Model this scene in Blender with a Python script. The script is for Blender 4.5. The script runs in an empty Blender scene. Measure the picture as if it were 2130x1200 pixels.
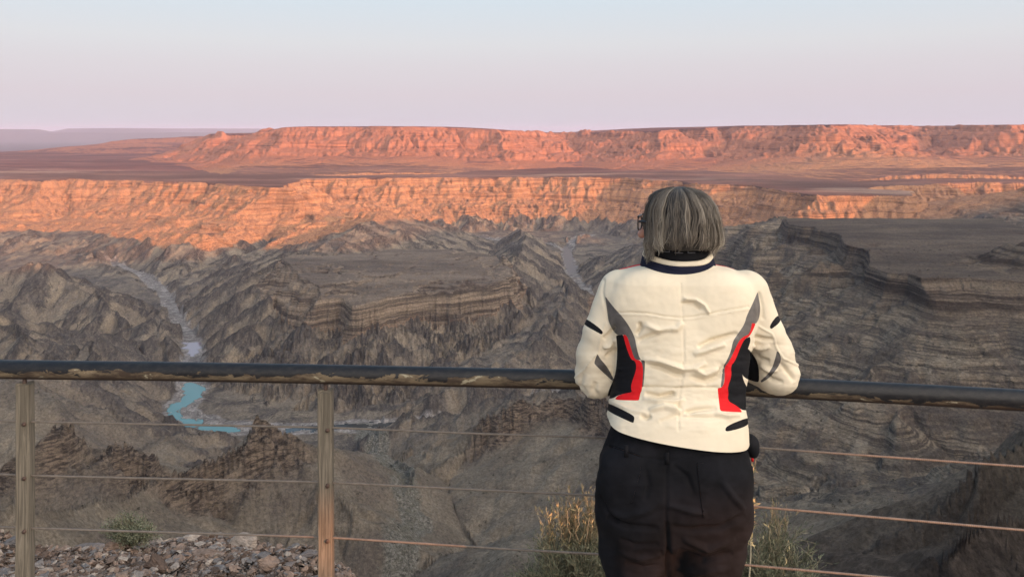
import bpy, bmesh, math, random
import numpy as np
from mathutils import Vector, Matrix
from concurrent.futures import ThreadPoolExecutor
R = math.radians
random.seed(7); rng = np.random.default_rng(7)
C = bpy.context.scene.collection
SC = bpy.context.scene
QUAL = 1.0          # terrain grid density (1 = final)

# ---------------------------------------------------------------- camera
FPX, CX0, HOR, EYE = 1609.0, 1065.0, 272.0, 1.75      # focal length / principal column / horizon row in photo pixels
cam = bpy.data.cameras.new('camera'); camo = bpy.data.objects.new('camera', cam); C.objects.link(camo)
camo.location = (0, 0, EYE); camo.rotation_euler = (R(90), 0, 0)
cam.sensor_fit = 'HORIZONTAL'; cam.sensor_width = 36; cam.lens = FPX / 2130 * 36
cam.shift_y = -(600 - HOR) / 2130
cam.clip_start = 0.05; cam.clip_end = 120000
SC.camera = camo

# ---------------------------------------------------------------- sun, sky, exposure
GLOW = 37.0
SUN_EL, SUN_AZ = 8.5, 45.0        # elevation; how far right of straight-behind the sun stands
sv = Vector((math.sin(R(SUN_AZ)) * math.cos(R(SUN_EL)), -math.cos(R(SUN_AZ)) * math.cos(R(SUN_EL)), math.sin(R(SUN_EL))))
sl = bpy.data.lights.new('sun', 'SUN'); sl.energy = 5.0; sl.angle = R(0.55); sl.color = (1.0, 0.37, 0.13)
so = bpy.data.objects.new('sun', sl); C.objects.link(so)
so.rotation_euler = sv.to_track_quat('Z', 'Y').to_euler(); so.location = (20, -30, 30)

w = bpy.data.worlds.new('World'); SC.world = w; w.use_nodes = True
nt = w.node_tree; nt.nodes.clear()
def N(nt, t, **k):
    n = nt.nodes.new(t)
    for a, b in k.items(): setattr(n, a, b)
    return n
sky = N(nt, 'ShaderNodeTexSky', sky_type='NISHITA', sun_disc=False)
sky.sun_elevation = R(SUN_EL); sky.sun_rotation = math.atan2(sv.x, sv.y)
sky.dust_density = 2.5; sky.ozone_density = 2.0; sky.air_density = 1.0; sky.altitude = 800
geo = N(nt, 'ShaderNodeTexCoord'); sep = N(nt, 'ShaderNodeSeparateXYZ')
nt.links.new(geo.outputs['Generated'], sep.inputs[0])
ramp = N(nt, 'ShaderNodeValToRGB')
mr = N(nt, 'ShaderNodeMapRange'); mr.inputs['From Min'].default_value = -0.02; mr.inputs['From Max'].default_value = 0.5
nt.links.new(sep.outputs['Z'], mr.inputs['Value']); nt.links.new(mr.outputs[0], ramp.inputs['Fac'])
def lin(c):
    return tuple((v / 255 / 12.92) if v / 255 <= 0.04045 else ((v / 255 + 0.055) / 1.055) ** 2.4 for v in c)
stops = [(0.0, (208, 205, 219)), (0.055, (216, 211, 222)), (0.125, (222, 211, 219)), (0.195, (225, 218, 223)), (0.25, (227, 226, 229)), (0.36, (219, 230, 238)), (0.6, (180, 210, 232)), (1.0, (135, 178, 215))]
cr = ramp.color_ramp
while len(cr.elements) < len(stops): cr.elements.new(0.5)
for e, (p, c) in zip(cr.elements, stops): e.position = p; e.color = (*lin(c), 1)
mixs = N(nt, 'ShaderNodeMix', data_type='RGBA', blend_type='MIX'); mixs.inputs['Factor'].default_value = 0.90
scl = N(nt, 'ShaderNodeMix', data_type='RGBA', blend_type='MULTIPLY'); scl.inputs['Factor'].default_value = 1.0
scl.inputs['B'].default_value = (10.4, 10.4, 10.4, 1)
nt.links.new(ramp.outputs['Color'], scl.inputs['A'])
nt.links.new(sky.outputs['Color'], mixs.inputs['A']); nt.links.new(scl.outputs['Result'], mixs.inputs['B'])
# the sky is far brighter round the low sun, behind the lookout
dotn = N(nt, 'ShaderNodeVectorMath', operation='DOT_PRODUCT'); nrm_ = N(nt, 'ShaderNodeVectorMath', operation='NORMALIZE')
nt.links.new(geo.outputs['Generated'], nrm_.inputs[0]); nt.links.new(nrm_.outputs[0], dotn.inputs[0]); dotn.inputs[1].default_value = tuple(sv)
gm = N(nt, 'ShaderNodeMapRange', interpolation_type='SMOOTHSTEP'); gm.inputs['From Min'].default_value = 0.05; gm.inputs['From Max'].default_value = 1.0
gm.inputs['To Min'].default_value = 0.0; gm.inputs['To Max'].default_value = GLOW
nt.links.new(dotn.outputs['Value'], gm.inputs['Value'])
gadd = N(nt, 'ShaderNodeVectorMath', operation='SCALE'); gadd.inputs[0].default_value = (1.0, .84, .68)
nt.links.new(gm.outputs[0], gadd.inputs['Scale'])
gsum = N(nt, 'ShaderNodeVectorMath', operation='ADD'); nt.links.new(mixs.outputs['Result'], gsum.inputs[0]); nt.links.new(gadd.outputs[0], gsum.inputs[1])
bg = N(nt, 'ShaderNodeBackground'); bg.inputs['Strength'].default_value = 0.10
out = N(nt, 'ShaderNodeOutputWorld')
nt.links.new(gsum.outputs[0], bg.inputs['Color']); nt.links.new(bg.outputs[0], out.inputs['Surface'])

SC.view_settings.view_transform = 'Standard'; SC.view_settings.look = 'None'
SC.view_settings.exposure = 0.0; SC.view_settings.gamma = 1.0
SC.render.engine = 'CYCLES'
SC.cycles.use_denoising = True
SC.cycles.max_bounces = 5; SC.cycles.diffuse_bounces = 3; SC.cycles.glossy_bounces = 2; SC.cycles.transmission_bounces = 4
SC.cycles.volume_bounces = 1; SC.cycles.transparent_max_bounces = 12

# ---------------------------------------------------------------- helpers
def tag(o, label=None, cat=None, group=None, kind=None):
    if label: o['label'] = label
    if cat: o['category'] = cat
    if group: o['group'] = group
    if kind: o['kind'] = kind
    return o
def empty(name, loc=(0, 0, 0)):
    o = bpy.data.objects.new(name, None); C.objects.link(o); o.location = loc; return o
def W(px, py, Y):
    """photo pixel at distance Y -> world point"""
    return Vector(((px - CX0) / FPX * Y, Y, EYE - (py - HOR) / FPX * Y))
def PZ(px, py, z):
    """photo pixel at height z below eye level (z negative) -> (x, y, z)"""
    Y = -z * FPX / (py - HOR)
    return ((px - CX0) / FPX * Y, Y, z)
def mesh_np(name, V, F, mat=None, parent=None, smooth=True):
    """V (n,3), F (m,3|4) arrays -> one mesh object"""
    V = np.ascontiguousarray(V, dtype=np.float32); F = np.ascontiguousarray(F, dtype=np.int32)
    me = bpy.data.meshes.new(name)
    me.vertices.add(len(V)); me.vertices.foreach_set('co', V.ravel())
    k = F.shape[1]
    me.loops.add(F.size); me.loops.foreach_set('vertex_index', F.ravel())
    me.polygons.add(len(F)); me.polygons.foreach_set('loop_start', np.arange(0, F.size, k, dtype=np.int32))
    me.polygons.foreach_set('loop_total', np.full(len(F), k, dtype=np.int32))
    me.polygons.foreach_set('use_smooth', np.full(len(F), smooth, dtype=bool))
    me.update(calc_edges=True)
    if mat: me.materials.append(mat)
    o = bpy.data.objects.new(name, me); C.objects.link(o)
    if parent: o.parent = parent
    return o
def attr(o, name, vals):
    a = o.data.attributes.new(name, 'FLOAT', 'POINT'); a.data.foreach_set('value', np.ascontiguousarray(vals, dtype=np.float32).ravel())
def ss(a, b, x):
    t = np.clip((x - a) / (b - a), 0, 1); return t * t * (3 - 2 * t)
_perm = np.random.default_rng(3)
_GA = _perm.uniform(0, 2 * np.pi, (256, 256)).astype(np.float32); _GX = np.cos(_GA); _GY = np.sin(_GA)
_R1 = _perm.uniform(0, 1, (256, 256)).astype(np.float32); _R2 = _perm.uniform(0, 1, (256, 256)).astype(np.float32)
def pn(x, y, s=0):
    """gradient noise about -0.7..0.7"""
    x = x + s * 17.37; y = y + s * 9.71
    xf = np.floor(x); yf = np.floor(y); u = x - xf; v = y - yf
    i = xf.astype(np.int32) & 255; j = yf.astype(np.int32) & 255; i1 = (i + 1) & 255; j1 = (j + 1) & 255
    a = _GX[i, j] * u + _GY[i, j] * v; b = _GX[i1, j] * (u - 1) + _GY[i1, j] * v
    c = _GX[i, j1] * u + _GY[i, j1] * (v - 1); d = _GX[i1, j1] * (u - 1) + _GY[i1, j1] * (v - 1)
    fu = u * u * u * (u * (u * 6 - 15) + 10); fv = v * v * v * (v * (v * 6 - 15) + 10)
    ab = a + (b - a) * fu; cd = c + (d - c) * fu
    return ab + (cd - ab) * fv
def fbm(x, y, lam, octv, s=0, gain=.5, ridged=False):
    h = 0; a = 1.0
    for k in range(octv):
        n = pn(x / lam, y / lam, s + k)
        h = h + a * ((0.5 - np.abs(n) * 2) if ridged else n)
        a *= gain; lam /= 2.03
    return h
def par(fn, *arrs, n=8):
    """run fn over row chunks in threads"""
    idx = np.array_split(np.arange(arrs[0].shape[0]), n)
    with ThreadPoolExecutor(4) as ex:
        res = list(ex.map(lambda k: fn(*[a[k[0]:k[-1] + 1] for a in arrs]), idx))
    if isinstance(res[0], tuple): return tuple(np.concatenate([r[i] for r in res]) for i in range(len(res[0])))
    return np.concatenate(res)

# ---------------------------------------------------------------- material helper
class Mt:
    def __init__(s, name, rough=0.9, spec=0.2):
        s.m = bpy.data.materials.new(name); s.m.use_nodes = True; s.t = s.m.node_tree
        s.b = s.t.nodes['Principled BSDF']; s.b.inputs['Roughness'].default_value = rough
        s.b.inputs['Specular IOR Level'].default_value = spec
    def n(s, t, **k): return N(s.t, t, **k)
    def l(s, a, b): s.t.links.new(a, b)
    def col(s, c): s.b.inputs['Base Color'].default_value = (*c, 1); return s
    def val(s, x):
        if isinstance(x, (int, float)):
            n = s.n('ShaderNodeValue'); n.outputs[0].default_value = x; return n.outputs[0]
        return x
    def setin(s, sock, x):
        if isinstance(x, (int, float)): sock.default_value = x
        elif isinstance(x, tuple): sock.default_value = (*x, 1) if len(x) == 3 and len(sock.default_value) == 4 else x
        else: s.l(x, sock)
    def math(s, op, a, b=None, c=None, clamp=False):
        n = s.n('ShaderNodeMath', operation=op, use_clamp=clamp); s.setin(n.inputs[0], a)
        if b is not None: s.setin(n.inputs[1], b)
        if c is not None: s.setin(n.inputs[2], c)
        return n.outputs[0]
    def mix(s, f, a, b, mode='MIX'):
        n = s.n('ShaderNodeMix', data_type='RGBA', blend_type=mode); s.setin(n.inputs['Factor'], f); s.setin(n.inputs['A'], a); s.setin(n.inputs['B'], b)
        return n.outputs['Result']
    def noise(s, vec, scale, detail=4, rough=.55, dist=0., dim='3D'):
        n = s.n('ShaderNodeTexNoise', noise_dimensions=dim); n.inputs['Scale'].default_value = scale; n.inputs['Detail'].default_value = detail
        n.inputs['Roughness'].default_value = rough; n.inputs['Distortion'].default_value = dist
        if vec is not None: s.l(vec, n.inputs['Vector'])
        return n.outputs['Fac']
    def map(s, x, a, b, c=0., d=1.):
        n = s.n('ShaderNodeMapRange', interpolation_type='SMOOTHSTEP'); s.l(x, n.inputs['Value'])
        for k, v in zip(('From Min', 'From Max', 'To Min', 'To Max'), (a, b, c, d)): n.inputs[k].default_value = v
        return n.outputs[0]
    def vec(s, v, scale=(1, 1, 1), rot=(0, 0, 0)):
        n = s.n('ShaderNodeMapping'); n.inputs['Scale'].default_value = scale; n.inputs['Rotation'].default_value = rot; s.l(v, n.inputs['Vector']); return n.outputs[0]
    def pos(s): return s.n('ShaderNodeNewGeometry').outputs['Position']
    def obj(s): return s.n('ShaderNodeTexCoord').outputs['Object']
    def at(s, name): return s.n('ShaderNodeAttribute', attribute_name=name).outputs['Fac']
    def bump(s, h, dist, strength=1.0, nrm=None):
        n = s.n('ShaderNodeBump'); n.inputs['Distance'].default_value = dist; n.inputs['Strength'].default_value = strength; s.l(h, n.inputs['Height'])
        if nrm is not None: s.l(nrm, n.inputs['Normal'])
        return n.outputs[0]
    def base(s, c): s.l(c, s.b.inputs['Base Color'])
    def nrm(s, n): s.l(n, s.b.inputs['Normal'])
# ================================================================ terrain: one sheet on a polar grid round the lookout
def polar_grid():
    q = QUAL
    segs = [(0.4, 2.2, .15), (2.2, 7.5, .035), (7.5, 14, .08), (14, 60, .35), (60, 220, 1.2), (220, 520, 2.6), (520, 3950, 4.3), (3950, 7300, 11.), (7300, 12000, 60.), (12000, 24000, 160.), (24000, 46000, 260.), (46000, 70000, 4000.)]
    r = []
    for a, b, d in segs:
        n = max(2, int((b - a) / d * q)); r.append(np.linspace(a, b, n, endpoint=False))
    r = np.concatenate(r + [np.array([70000.])])
    n = int(76 / .05 * q)
    th = np.concatenate([np.linspace(-38, 38, n), np.linspace(38.3, 60, 60), np.linspace(60.8, 300, 200), np.linspace(300.5, 321.7, 60)])
    th = np.radians(np.append(th, 322.))
    return r, th
def seg_dist(X, Y, pts, z=None, closed=False):
    """distance to a polyline and interpolated attribute at the nearest point"""
    P = list(pts) + ([pts[0]] if closed else [])
    best = None; bz = None
    for k in range(len(P) - 1):
        ax, ay = P[k][0], P[k][1]; bx, by = P[k + 1][0], P[k + 1][1]
        dx, dy = bx - ax, by - ay; L = dx * dx + dy * dy + 1e-9
        t = np.clip(((X - ax) * dx + (Y - ay) * dy) / L, 0, 1)
        d = (X - ax - t * dx) ** 2 + (Y - ay - t * dy) ** 2
        zz = None if z is None else z[k] + (z[k + 1] - z[k]) * t
        if best is None: best, bz = d, zz
        else:
            m = d < best; best = np.where(m, d, best)
            if z is not None: bz = np.where(m, zz, bz)
    return np.sqrt(best), bz
def inside(X, Y, pts):
    ins = np.zeros(X.shape, bool); n = len(pts)
    for k in range(n):
        ax, ay = pts[k][:2]; bx, by = pts[(k + 1) % n][:2]
        if ay == by: continue
        c = ((ay > Y) != (by > Y)) & (X < (bx - ax) * (Y - ay) / (by - ay) + ax)
        ins ^= c
    return ins
def sd_poly(X, Y, pts):
    d, _ = seg_dist(X, Y, pts, closed=True)
    return np.where(inside(X, Y, pts), -d, d)          # positive outside
def ridge(X, Y, pts, prof, cap=None):
    """highest of z(t) - prof(dist) along a crest line"""
    h = np.full(X.shape, -1e4, np.float32)
    for k in range(len(pts) - 1):
        ax, ay, az = pts[k]; bx, by, bz = pts[k + 1]
        dx, dy = bx - ax, by - ay; L = dx * dx + dy * dy + 1e-9
        t = np.clip(((X - ax) * dx + (Y - ay) * dy) / L, 0, 1)
        d = np.sqrt((X - ax - t * dx) ** 2 + (Y - ay - t * dy) ** 2)
        h = np.maximum(h, az + (bz - az) * t - prof(d))
    return h
def IP(*xy):
    xs = np.array(xy[0::2], float); ys = np.array(xy[1::2], float)
    return lambda d: np.interp(d, xs, ys)
def polyf(seq):                      # [(px, py, z)] -> world
    return [PZ(*s) for s in seq]
def atY(px, Y): return ((px - CX0) / FPX * Y, Y)

ZP = -235.0
# ---- rim of the inner canyon opposite (top of the orange wall), then away to the sides
opp_rim = [PZ(px, py, ZP)[:2] for px, py in [(-260, 377), (0, 374), (90, 377), (140, 373), (270, 375), (430, 380), (520, 388), (580, 393), (612, 380), (640, 372), (760, 370), (860, 369), (1000, 368), (1130, 368), (1290, 370), (1400, 376), (1465, 384), (1560, 388), (1650, 399)]]
prom = [PZ(px, py, ZP)[:2] for px, py in [(1700, 409), (1800, 408), (1905, 407), (1912, 399), (1790, 392), (1850, 385), (2000, 380), (2200, 381), (2500, 380)]]
opp = opp_rim + prom + [(9000, 5200), (9000, 60000), (-30000, 60000), (-30000, 4200), (-6000, 3900)]
# lit apron level in front of right half of the wall
# ---- right hand plateau
ZR = -205.0
right_pl = [PZ(px, py, ZR)[:2] for px, py in [(1620, 449), (1642, 462), (1700, 470), (1738, 490), (1745, 508), (1790, 518), (1815, 552), (1850, 566), (1905, 572), (1960, 590), (2030, 600), (2130, 606), (2400, 640)]] + [(1400, 1000), (2300, 1300), (2300, 2100)] + [PZ(px, py, ZR)[:2] for px, py in [(2160, 478), (2110, 468), (2080, 452), (1960, 451), (1800, 453)]]
# ---- mesa in the river bend
ZM = -347.0
mesa = [PZ(px, py, ZM)[:2] for px, py in [(545, 556), (565, 580), (605, 598), (655, 619), (700, 612), (745, 626), (830, 613), (870, 602), (940, 602), (1000, 592), (1055, 580), (1075, 560), (1042, 536), (985, 520), (900, 513), (820, 516), (700, 524), (600, 531)]]
# ---- distant table mountains
def farpoly(seq, back):             # [(px, Y)]
    p = [atY(px, Y) for px, Y in seq]
    return p + [(p[-1][0] * 1.4, back), (p[0][0] * 1.2, back)]
tblA = farpoly([(455, 6500), (500, 6000), (560, 5700), (640, 5450), (760, 5600), (840, 5400), (960, 5650), (1040, 5500), (1130, 5900), (1200, 6500)], 9500)
tblB = farpoly([(1235, 6600), (1300, 5900), (1360, 5500), (1400, 5900), (1450, 5600), (1520, 6000), (1580, 5450), (1650, 5200), (1740, 4950), (1790, 5200), (1850, 5900), (1960, 6000), (2030, 5300), (2090, 5000), (2150, 5300), (2250, 5700), (2600, 5500), (3200, 6200)], 9800)
tblC = farpoly([(140, 35500), (165, 32500), (250, 29500), (300, 31000), (340, 34000), (480, 36000), (560, 38000)], 44000)
tblD = farpoly([(-500, 29000), (-100, 27500), (40, 26500), (90, 28500)], 31000)
tblE = farpoly([(-200, 26000), (300, 25000), (480, 27000), (700, 29000)], 36000)
hillF = [(*atY(190, 9400), -260.), (*atY(240, 9200), -150.), (*atY(300, 9000), -85.), (*atY(380, 8900), -62.), (*atY(470, 8900), -58.), (*atY(600, 9500), -90.)]
# ---- streams
river = polyf([(230, 545, -468), (300, 575, -478), (335, 605, -484), (368, 660, -489), (392, 700, -492), (402, 745, -495), (404, 795, -497), (408, 815, -498), (385, 845, -499), (372, 862, -500), (410, 878, -500), (470, 893, -500), (580, 900, -500), (700, 893, -499), (830, 888, -499), (960, 880, -498), (1050, 865, -497), (1130, 838, -496), (1200, 806, -495), (1290, 745, -492), (1300, 680, -488), (1240, 625, -483), (1190, 572, -477), (1178, 530, -470), (1190, 500, -462), (1230, 488, -455)])
river2 = polyf([(1185, 520, -468), (1130, 505, -462), (1060, 502, -458), (990, 494, -452), (930, 488, -448), (900, 480, -445)])
gully = polyf([(760, 892, -498), (790, 925, -476), (800, 960, -452), (835, 1000, -425), (856, 1045, -402), (835, 1110, -375), (815, 1200, -345), (790, 1330, -310)])
gul_r = polyf([(856, 1045, -402), (1000, 1090, -380), (1150, 1110, -368), (1400, 1110, -362), (1560, 1065, -366), (1700, 1040, -366), (1850, 1010, -358), (1990, 960, -350), (2200, 900, -325)])
gul_l = polyf([(400, 905, -497), (330, 925, -470), (200, 960, -440), (60, 985, -415), (-150, 1000, -380)])
side_l = polyf([(335, 605, -484), (250, 690, -455), (120, 760, -420), (-80, 800, -380)])
side_m = polyf([(300, 575, -478), (420, 560, -462), (520, 530, -440), (560, 505, -420)])
gul_m = polyf([(790, 925, -476), (850, 938, -466), (905, 938, -456)])
slope_bank = 0.62
# ---- crests
rs = IP(0, 0, 8, 9, 30, 26, 120, 74, 900, 470, 4000, 1800)
crags = IP(0, 0, 8, 7, 14, 22, 22, 32, 70, 58, 900, 520, 4000, 1800)
crests = [
 (polyf([(330, 1008, -330), (410, 965, -328), (490, 922, -322), (545, 895, -318), (600, 893, -322)]), crags),
 (polyf([(560, 850, -303), (588, 860, -306)]), IP(0, 0, 12, 3, 18, 16, 23, 36, 90, 80, 900, 560, 4000, 2000)),
 (polyf([(600, 893, -322), (680, 990, -352), (740, 1060, -372)]), rs),
 (polyf([(-60, 960, -330), (60, 940, -328), (130, 915, -324), (160, 893, -322)]), crags),
 (polyf([(230, 925, -340), (250, 918, -338), (290, 945, -350)]), crags),
 (polyf([(-200, 1080, -240), (60, 1080, -270), (330, 1008, -330)]), rs),
 (polyf([(1022, 832, -378), (1038, 842, -382)]), IP(0, 0, 9, 3, 14, 20, 20, 38, 34, 46, 900, 520, 4000, 2000)),
 (polyf([(1036, 885, -406), (1100, 850, -392), (1140, 838, -385), (1200, 838, -382), (1300, 870, -370), (1420, 930, -340)]), crags),
 (polyf([(1036, 890, -410), (960, 935, -430), (880, 985, -440)]), rs),
 (polyf([(1420, 930, -340), (1540, 990, -350), (1600, 1040, -355)]), rs),
 (polyf([(870, 905, -468), (850, 940, -462), (815, 960, -465)]), rs),
 (polyf([(2320, 850, -150), (2170, 905, -165), (2040, 985, -185), (1920, 1060, -205), (1800, 1130, -225), (1640, 1230, -250)]), rs),
 (polyf([(2400, 1000, -150), (2130, 1090, -165), (1950, 1200, -170)]), rs),
 ([(2400, 2360, 110.), (3200, 1750, 110.), (4300, 900, 60.)], IP(0, 0, 60, 20, 300, 150, 700, 320, 3000, 900)),  # out-of-frame ridge added to shade the far right wall
 ([(1650, 420, 70.), (1780, 620, 90.), (1880, 820, 90.), (1960, 1120, 20.)], IP(0, 0, 60, 20, 300, 150, 700, 320, 3000, 900)),  # out-of-frame hill added to keep the right hand plateau in shade
 # hills left of the valley
 (polyf([(-300, 560, -330), (-60, 548, -352), (70, 552, -366), (170, 580, -392), (230, 625, -425)]), rs),
 (polyf([(-250, 620, -320), (0, 640, -350), (110, 680, -372), (200, 740, -410)]), rs),
 (polyf([(-200, 760, -360), (40, 800, -378), (150, 836, -405), (270, 880, -455)]), IP(0, 0, 60, 14, 200, 74, 900, 420, 4000, 1800)),
 (polyf([(230, 500, -420), (330, 505, -425), (420, 520, -440)]), rs),
 # neck behind the mesa, up to the lit wall
 (polyf([(640, 560, -350), (650, 522, -352), (700, 492, -345), (760, 470, -330), (800, 440, -310)]), IP(0, 0, 60, 14, 260, 80, 1200, 420, 4000, 1500)),
 (polyf([(560, 560, -372), (470, 600, -420), (430, 640, -450)]), rs),
 (polyf([(1000, 565, -352), (1075, 530, -358), (1095, 500, -384), (1080, 478, -392)]), rs),
 (polyf([(1330, 560, -380), (1400, 500, -360), (1500, 480, -330), (1600, 470, -300), (1620, 455, -260)]), IP(0, 0, 100, 20, 300, 100, 1200, 480, 4000, 1500)),
 (polyf([(1075, 590, -400), (1120, 640, -425), (1190, 700, -455)]), rs),
]
CRAG_LINES = [c[0] for c in crests[:2]] + [crests[3][0], crests[4][0], crests[6][0], crests[7][0]]
# ---- high rim of the main canyon, right of and behind the lookout: it throws the shade over the inner canyon
high_rim = [(-60000, -300), (-2600, -100), (-1200, 60), (-500, 20), (-160, -60), (-40, 3), (-6, 4.9), (-3, 4.62), (-1.9, 4.45), (-1.35, 4.12), (-.95, 3.7), (-.6, 3.1), (-.3, 2.95), (3, 2.95), (30, 2), (70, -20), (240, 60), (420, 230), (700, 300), (1050, 480), (1500, 640), (1900, 420), (2600, 150), (4000, 0), (60000, -3000), (60000, -60000), (-60000, -60000)]

wall_prof = IP(0, 0, 10, 22, 30, 36, 90, 62, 110, 84, 300, 140, 560, 190, 700, 225, 2500, 480)          # drop below plateau v distance
steep_prof = IP(0, 0, 8, 28, 30, 44, 90, 72, 105, 100, 300, 180, 480, 255, 2500, 900)
right_prof = IP(0, 0, 6, 24, 20, 36, 60, 56, 200, 112, 420, 185, 700, 255, 1000, 380, 4000, 1800)
mesa_prof = IP(0, 0, 7, 40, 12, 46, 20, 66, 70, 92, 250, 175, 900, 460, 4000, 1600)
tbl_prof = IP(0, 0, 40, 16, 90, 50, 260, 104, 300, 140, 520, 190, 900, 235, 1300, 262, 3000, 300, 9000, 330)
near_prof = IP(0, 0, .15, .06, .5, .45, 2, 2.3, 6, 9, 30, 60, 120, 140, 320, 260, 700, 420, 4000, 2200)
blue_prof = IP(0, 0, 300, 80, 1000, 230, 2600, 430, 5000, 700, 12000, 900)

POOLS = [([(393, 797), (421, 799), (419, 815), (405, 830), (385, 845), (366, 857), (374, 864), (400, 872), (440, 882), (478, 890), (500, 896), (462, 900), (430, 896), (395, 886), (360, 871), (354, 857), (368, 838), (385, 820)], -497.),
 ([(386, 713), (413, 711), (411, 730), (400, 739), (387, 730)], -491.),
 ([(600, 889), (700, 884), (800, 881), (858, 883), (800, 888), (700, 892), (600, 896)], -497.),
 ([(905, 881), (960, 873), (1010, 869), (1000, 876), (950, 884)], -496.),
 ([(1045, 868), (1110, 850), (1190, 806), (1196, 812), (1120, 858), (1060, 872)], -495.),
 ([(1172, 512), (1186, 518), (1192, 545), (1198, 568), (1184, 571), (1174, 545)], -474.)]
def base_height(X, Y):
    r = np.hypot(X, Y)
    far = ss(4300, 6000, r); mid = ss(60, 500, r)
    wx = (fbm(X, Y, 260, 3, 1) * 46 + fbm(X, Y, 60, 2, 5) * 14) * mid + fbm(X, Y, 1400, 3, 31) * 330 * far
    wy = (fbm(X, Y, 260, 3, 11) * 46 + fbm(X, Y, 60, 2, 15) * 14) * mid + fbm(X, Y, 1400, 3, 41) * 330 * far
    xw, yw = X + wx, Y + wy
    xs, ys = X + wx * .35, Y + wy * .35
    floor = -497 + 42 * ss(2300, 3400, Y) + 12 * fbm(X, Y, 300, 3, 51)
    h = np.where(Y > 0, floor, floor)
    # opposite wall: gentler on the left, steeper and more fluted on the right
    d = sd_poly(xw, yw, opp); dopp = d + 300
    t = ss(-700, 300, X)
    pl = ZP + 9 * fbm(X, Y, 900, 4, 61) * ss(3200, 4500, Y) + 3 * fbm(X, Y, 220, 3, 66)  - 0.028 * np.clip(Y - 6500, 0, 14000) * ss(-.30, -.42, X / np.maximum(Y, 1))
    dd = np.maximum(d, 0)
    h = np.maximum(h, pl - (wall_prof(dd) * (1 - t) + steep_prof(dd) * t))
    d = sd_poly(xw * .55 + X * .45, yw * .55 + Y * .45, right_pl)
    lay_r = (1 - ss(560, 760, d)) * ss(-425, -390, ZR - right_prof(np.maximum(d, 0))) * ss(120, 260, X) * ss(560, 700, Y) ; lay_r = np.maximum(lay_r, (1 - ss(40, 120, d)) * ss(150, 300, X)) * ss(-60, -8, d)
    hill = 50 * np.exp(-(((X - 840) / 95) ** 2 + ((Y - 1150) / 85) ** 2))
    h = np.maximum(h, ZR - 2 + 8 * fbm(X, Y, 240, 4, 71) + np.clip((X - 1500) * .1, 0, 60) + hill - right_prof(np.maximum(d, 0)))
    d = sd_poly(xs, ys, mesa) + fbm(X, Y, 70, 4, 141, .6) * 22 * (1 - ss(-40, -140, sd_poly(xs, ys, mesa)))
    h = np.maximum(h, ZM - 4 + 13 * fbm(X, Y, 300, 5, 72, .55) + 9 * np.clip(-d / 180, 0, 1) - mesa_prof(np.maximum(d, 0)))
    lay = (1 - ss(45, 95, d)) * ss(-425, -400, h)
    for pts, prof in crests:
        h = np.maximum(h, ridge(xs, ys, pts, prof))
    for poly, zt, pr in ((tblA, 30., tbl_prof), (tblB, 38., tbl_prof), (tblC, 95., blue_prof), (tblD, 48., blue_prof), (tblE, -70., blue_prof)):
        d = sd_poly(xw, yw, poly); dd = np.maximum(d, 0)
        h = np.maximum(h, zt + (-58 * ss(-1450, -2200, X) - 52 * ss(-600, 450, X)) * (zt == 30.) - 56 * (1 - ss(450, 2000, X)) * (zt == 38.) - pr(dd) - np.maximum(dopp, 0) * 2)
    h = np.maximum(h, ridge(xw, yw, hillF, IP(0, 0, 400, 70, 1500, 160, 5000, 300)) - np.maximum(dopp, 0) * 2)
    # streams cut valleys
    for pts, wd, sl in ((river, 17., .60), (river2, 16., .5), (gully, 6., .64), (gul_r, 4., .5), (gul_l, 5., .45), (side_l, 5., .42), (side_m, 6., .4), (gul_m, 4., .5)):
        dst, zz = seg_dist(xs, ys, [p[:2] for p in pts], [p[2] for p in pts])
        v = zz + np.where(dst < wd, 0, 0) + np.maximum(dst - wd, 0) * sl + np.maximum(dst - 230, 0) * .9
        k = 6.0
        hh = np.clip(.5 + .5 * (v - h) / k, 0, 1)
        h = v + (h - v) * hh - k * hh * (1 - hh)
    lay = np.maximum(np.maximum(lay, lay_r), ss(700, 450, dopp - 300) * ss(2300, 2600, Y) * ss(-425, -395, h))
    # our own rim
    d = sd_poly(X + wx * ss(20, 200, r), Y + wy * ss(20, 200, r), high_rim)
    top = -1.75 + 26 * ss(150, 900, X) + 18 * ss(60, 700, -Y) + 4 * fbm(X, Y, 300, 3, 77) * ss(30, 300, r)
    near = top - near_prof(np.maximum(d, 0)) - .40 * np.clip(Y - 2.9, 0, 2.6) * (r < 12)
    h = np.maximum(h, near)
    return h.astype(np.float64), lay
def erode(X, Y, gx, gy, lam, amp, seed):
    """branching gullies: stripes that run down the local slope, cell by cell"""
    L = np.hypot(gx, gy) + 1e-6; sx, sy = -gy / L, gx / L
    u = X / lam; v = Y / lam; iu = np.floor(u); iv = np.floor(v); fu = u - iu; fv = v - iv
    iu = iu.astype(np.int32); iv = iv.astype(np.int32)
    sc = np.zeros(X.shape); sn = np.zeros(X.shape); ws = np.full(X.shape, 1e-6)
    tau = 2 * np.pi
    for a in range(-1, 3):
        for b in range(-1, 3):
            ci = (iu + a + seed * 31) & 255; cj = (iv + b + seed * 57) & 255
            dx = fu - a - (_R1[ci, cj] - .5) * .8; dy = fv - b - (_R2[ci, cj] - .5) * .8
            wgt = np.exp(-(dx * dx + dy * dy) * 2.2)
            ph = (dx * sx + dy * sy) * tau
            sc += np.cos(ph) * wgt; sn += np.sin(ph) * wgt; ws += wgt
    sc /= ws; sn /= ws
    return sc * amp, -sn * sx * amp * tau / lam, -sn * sy * amp * tau / lam
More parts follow.
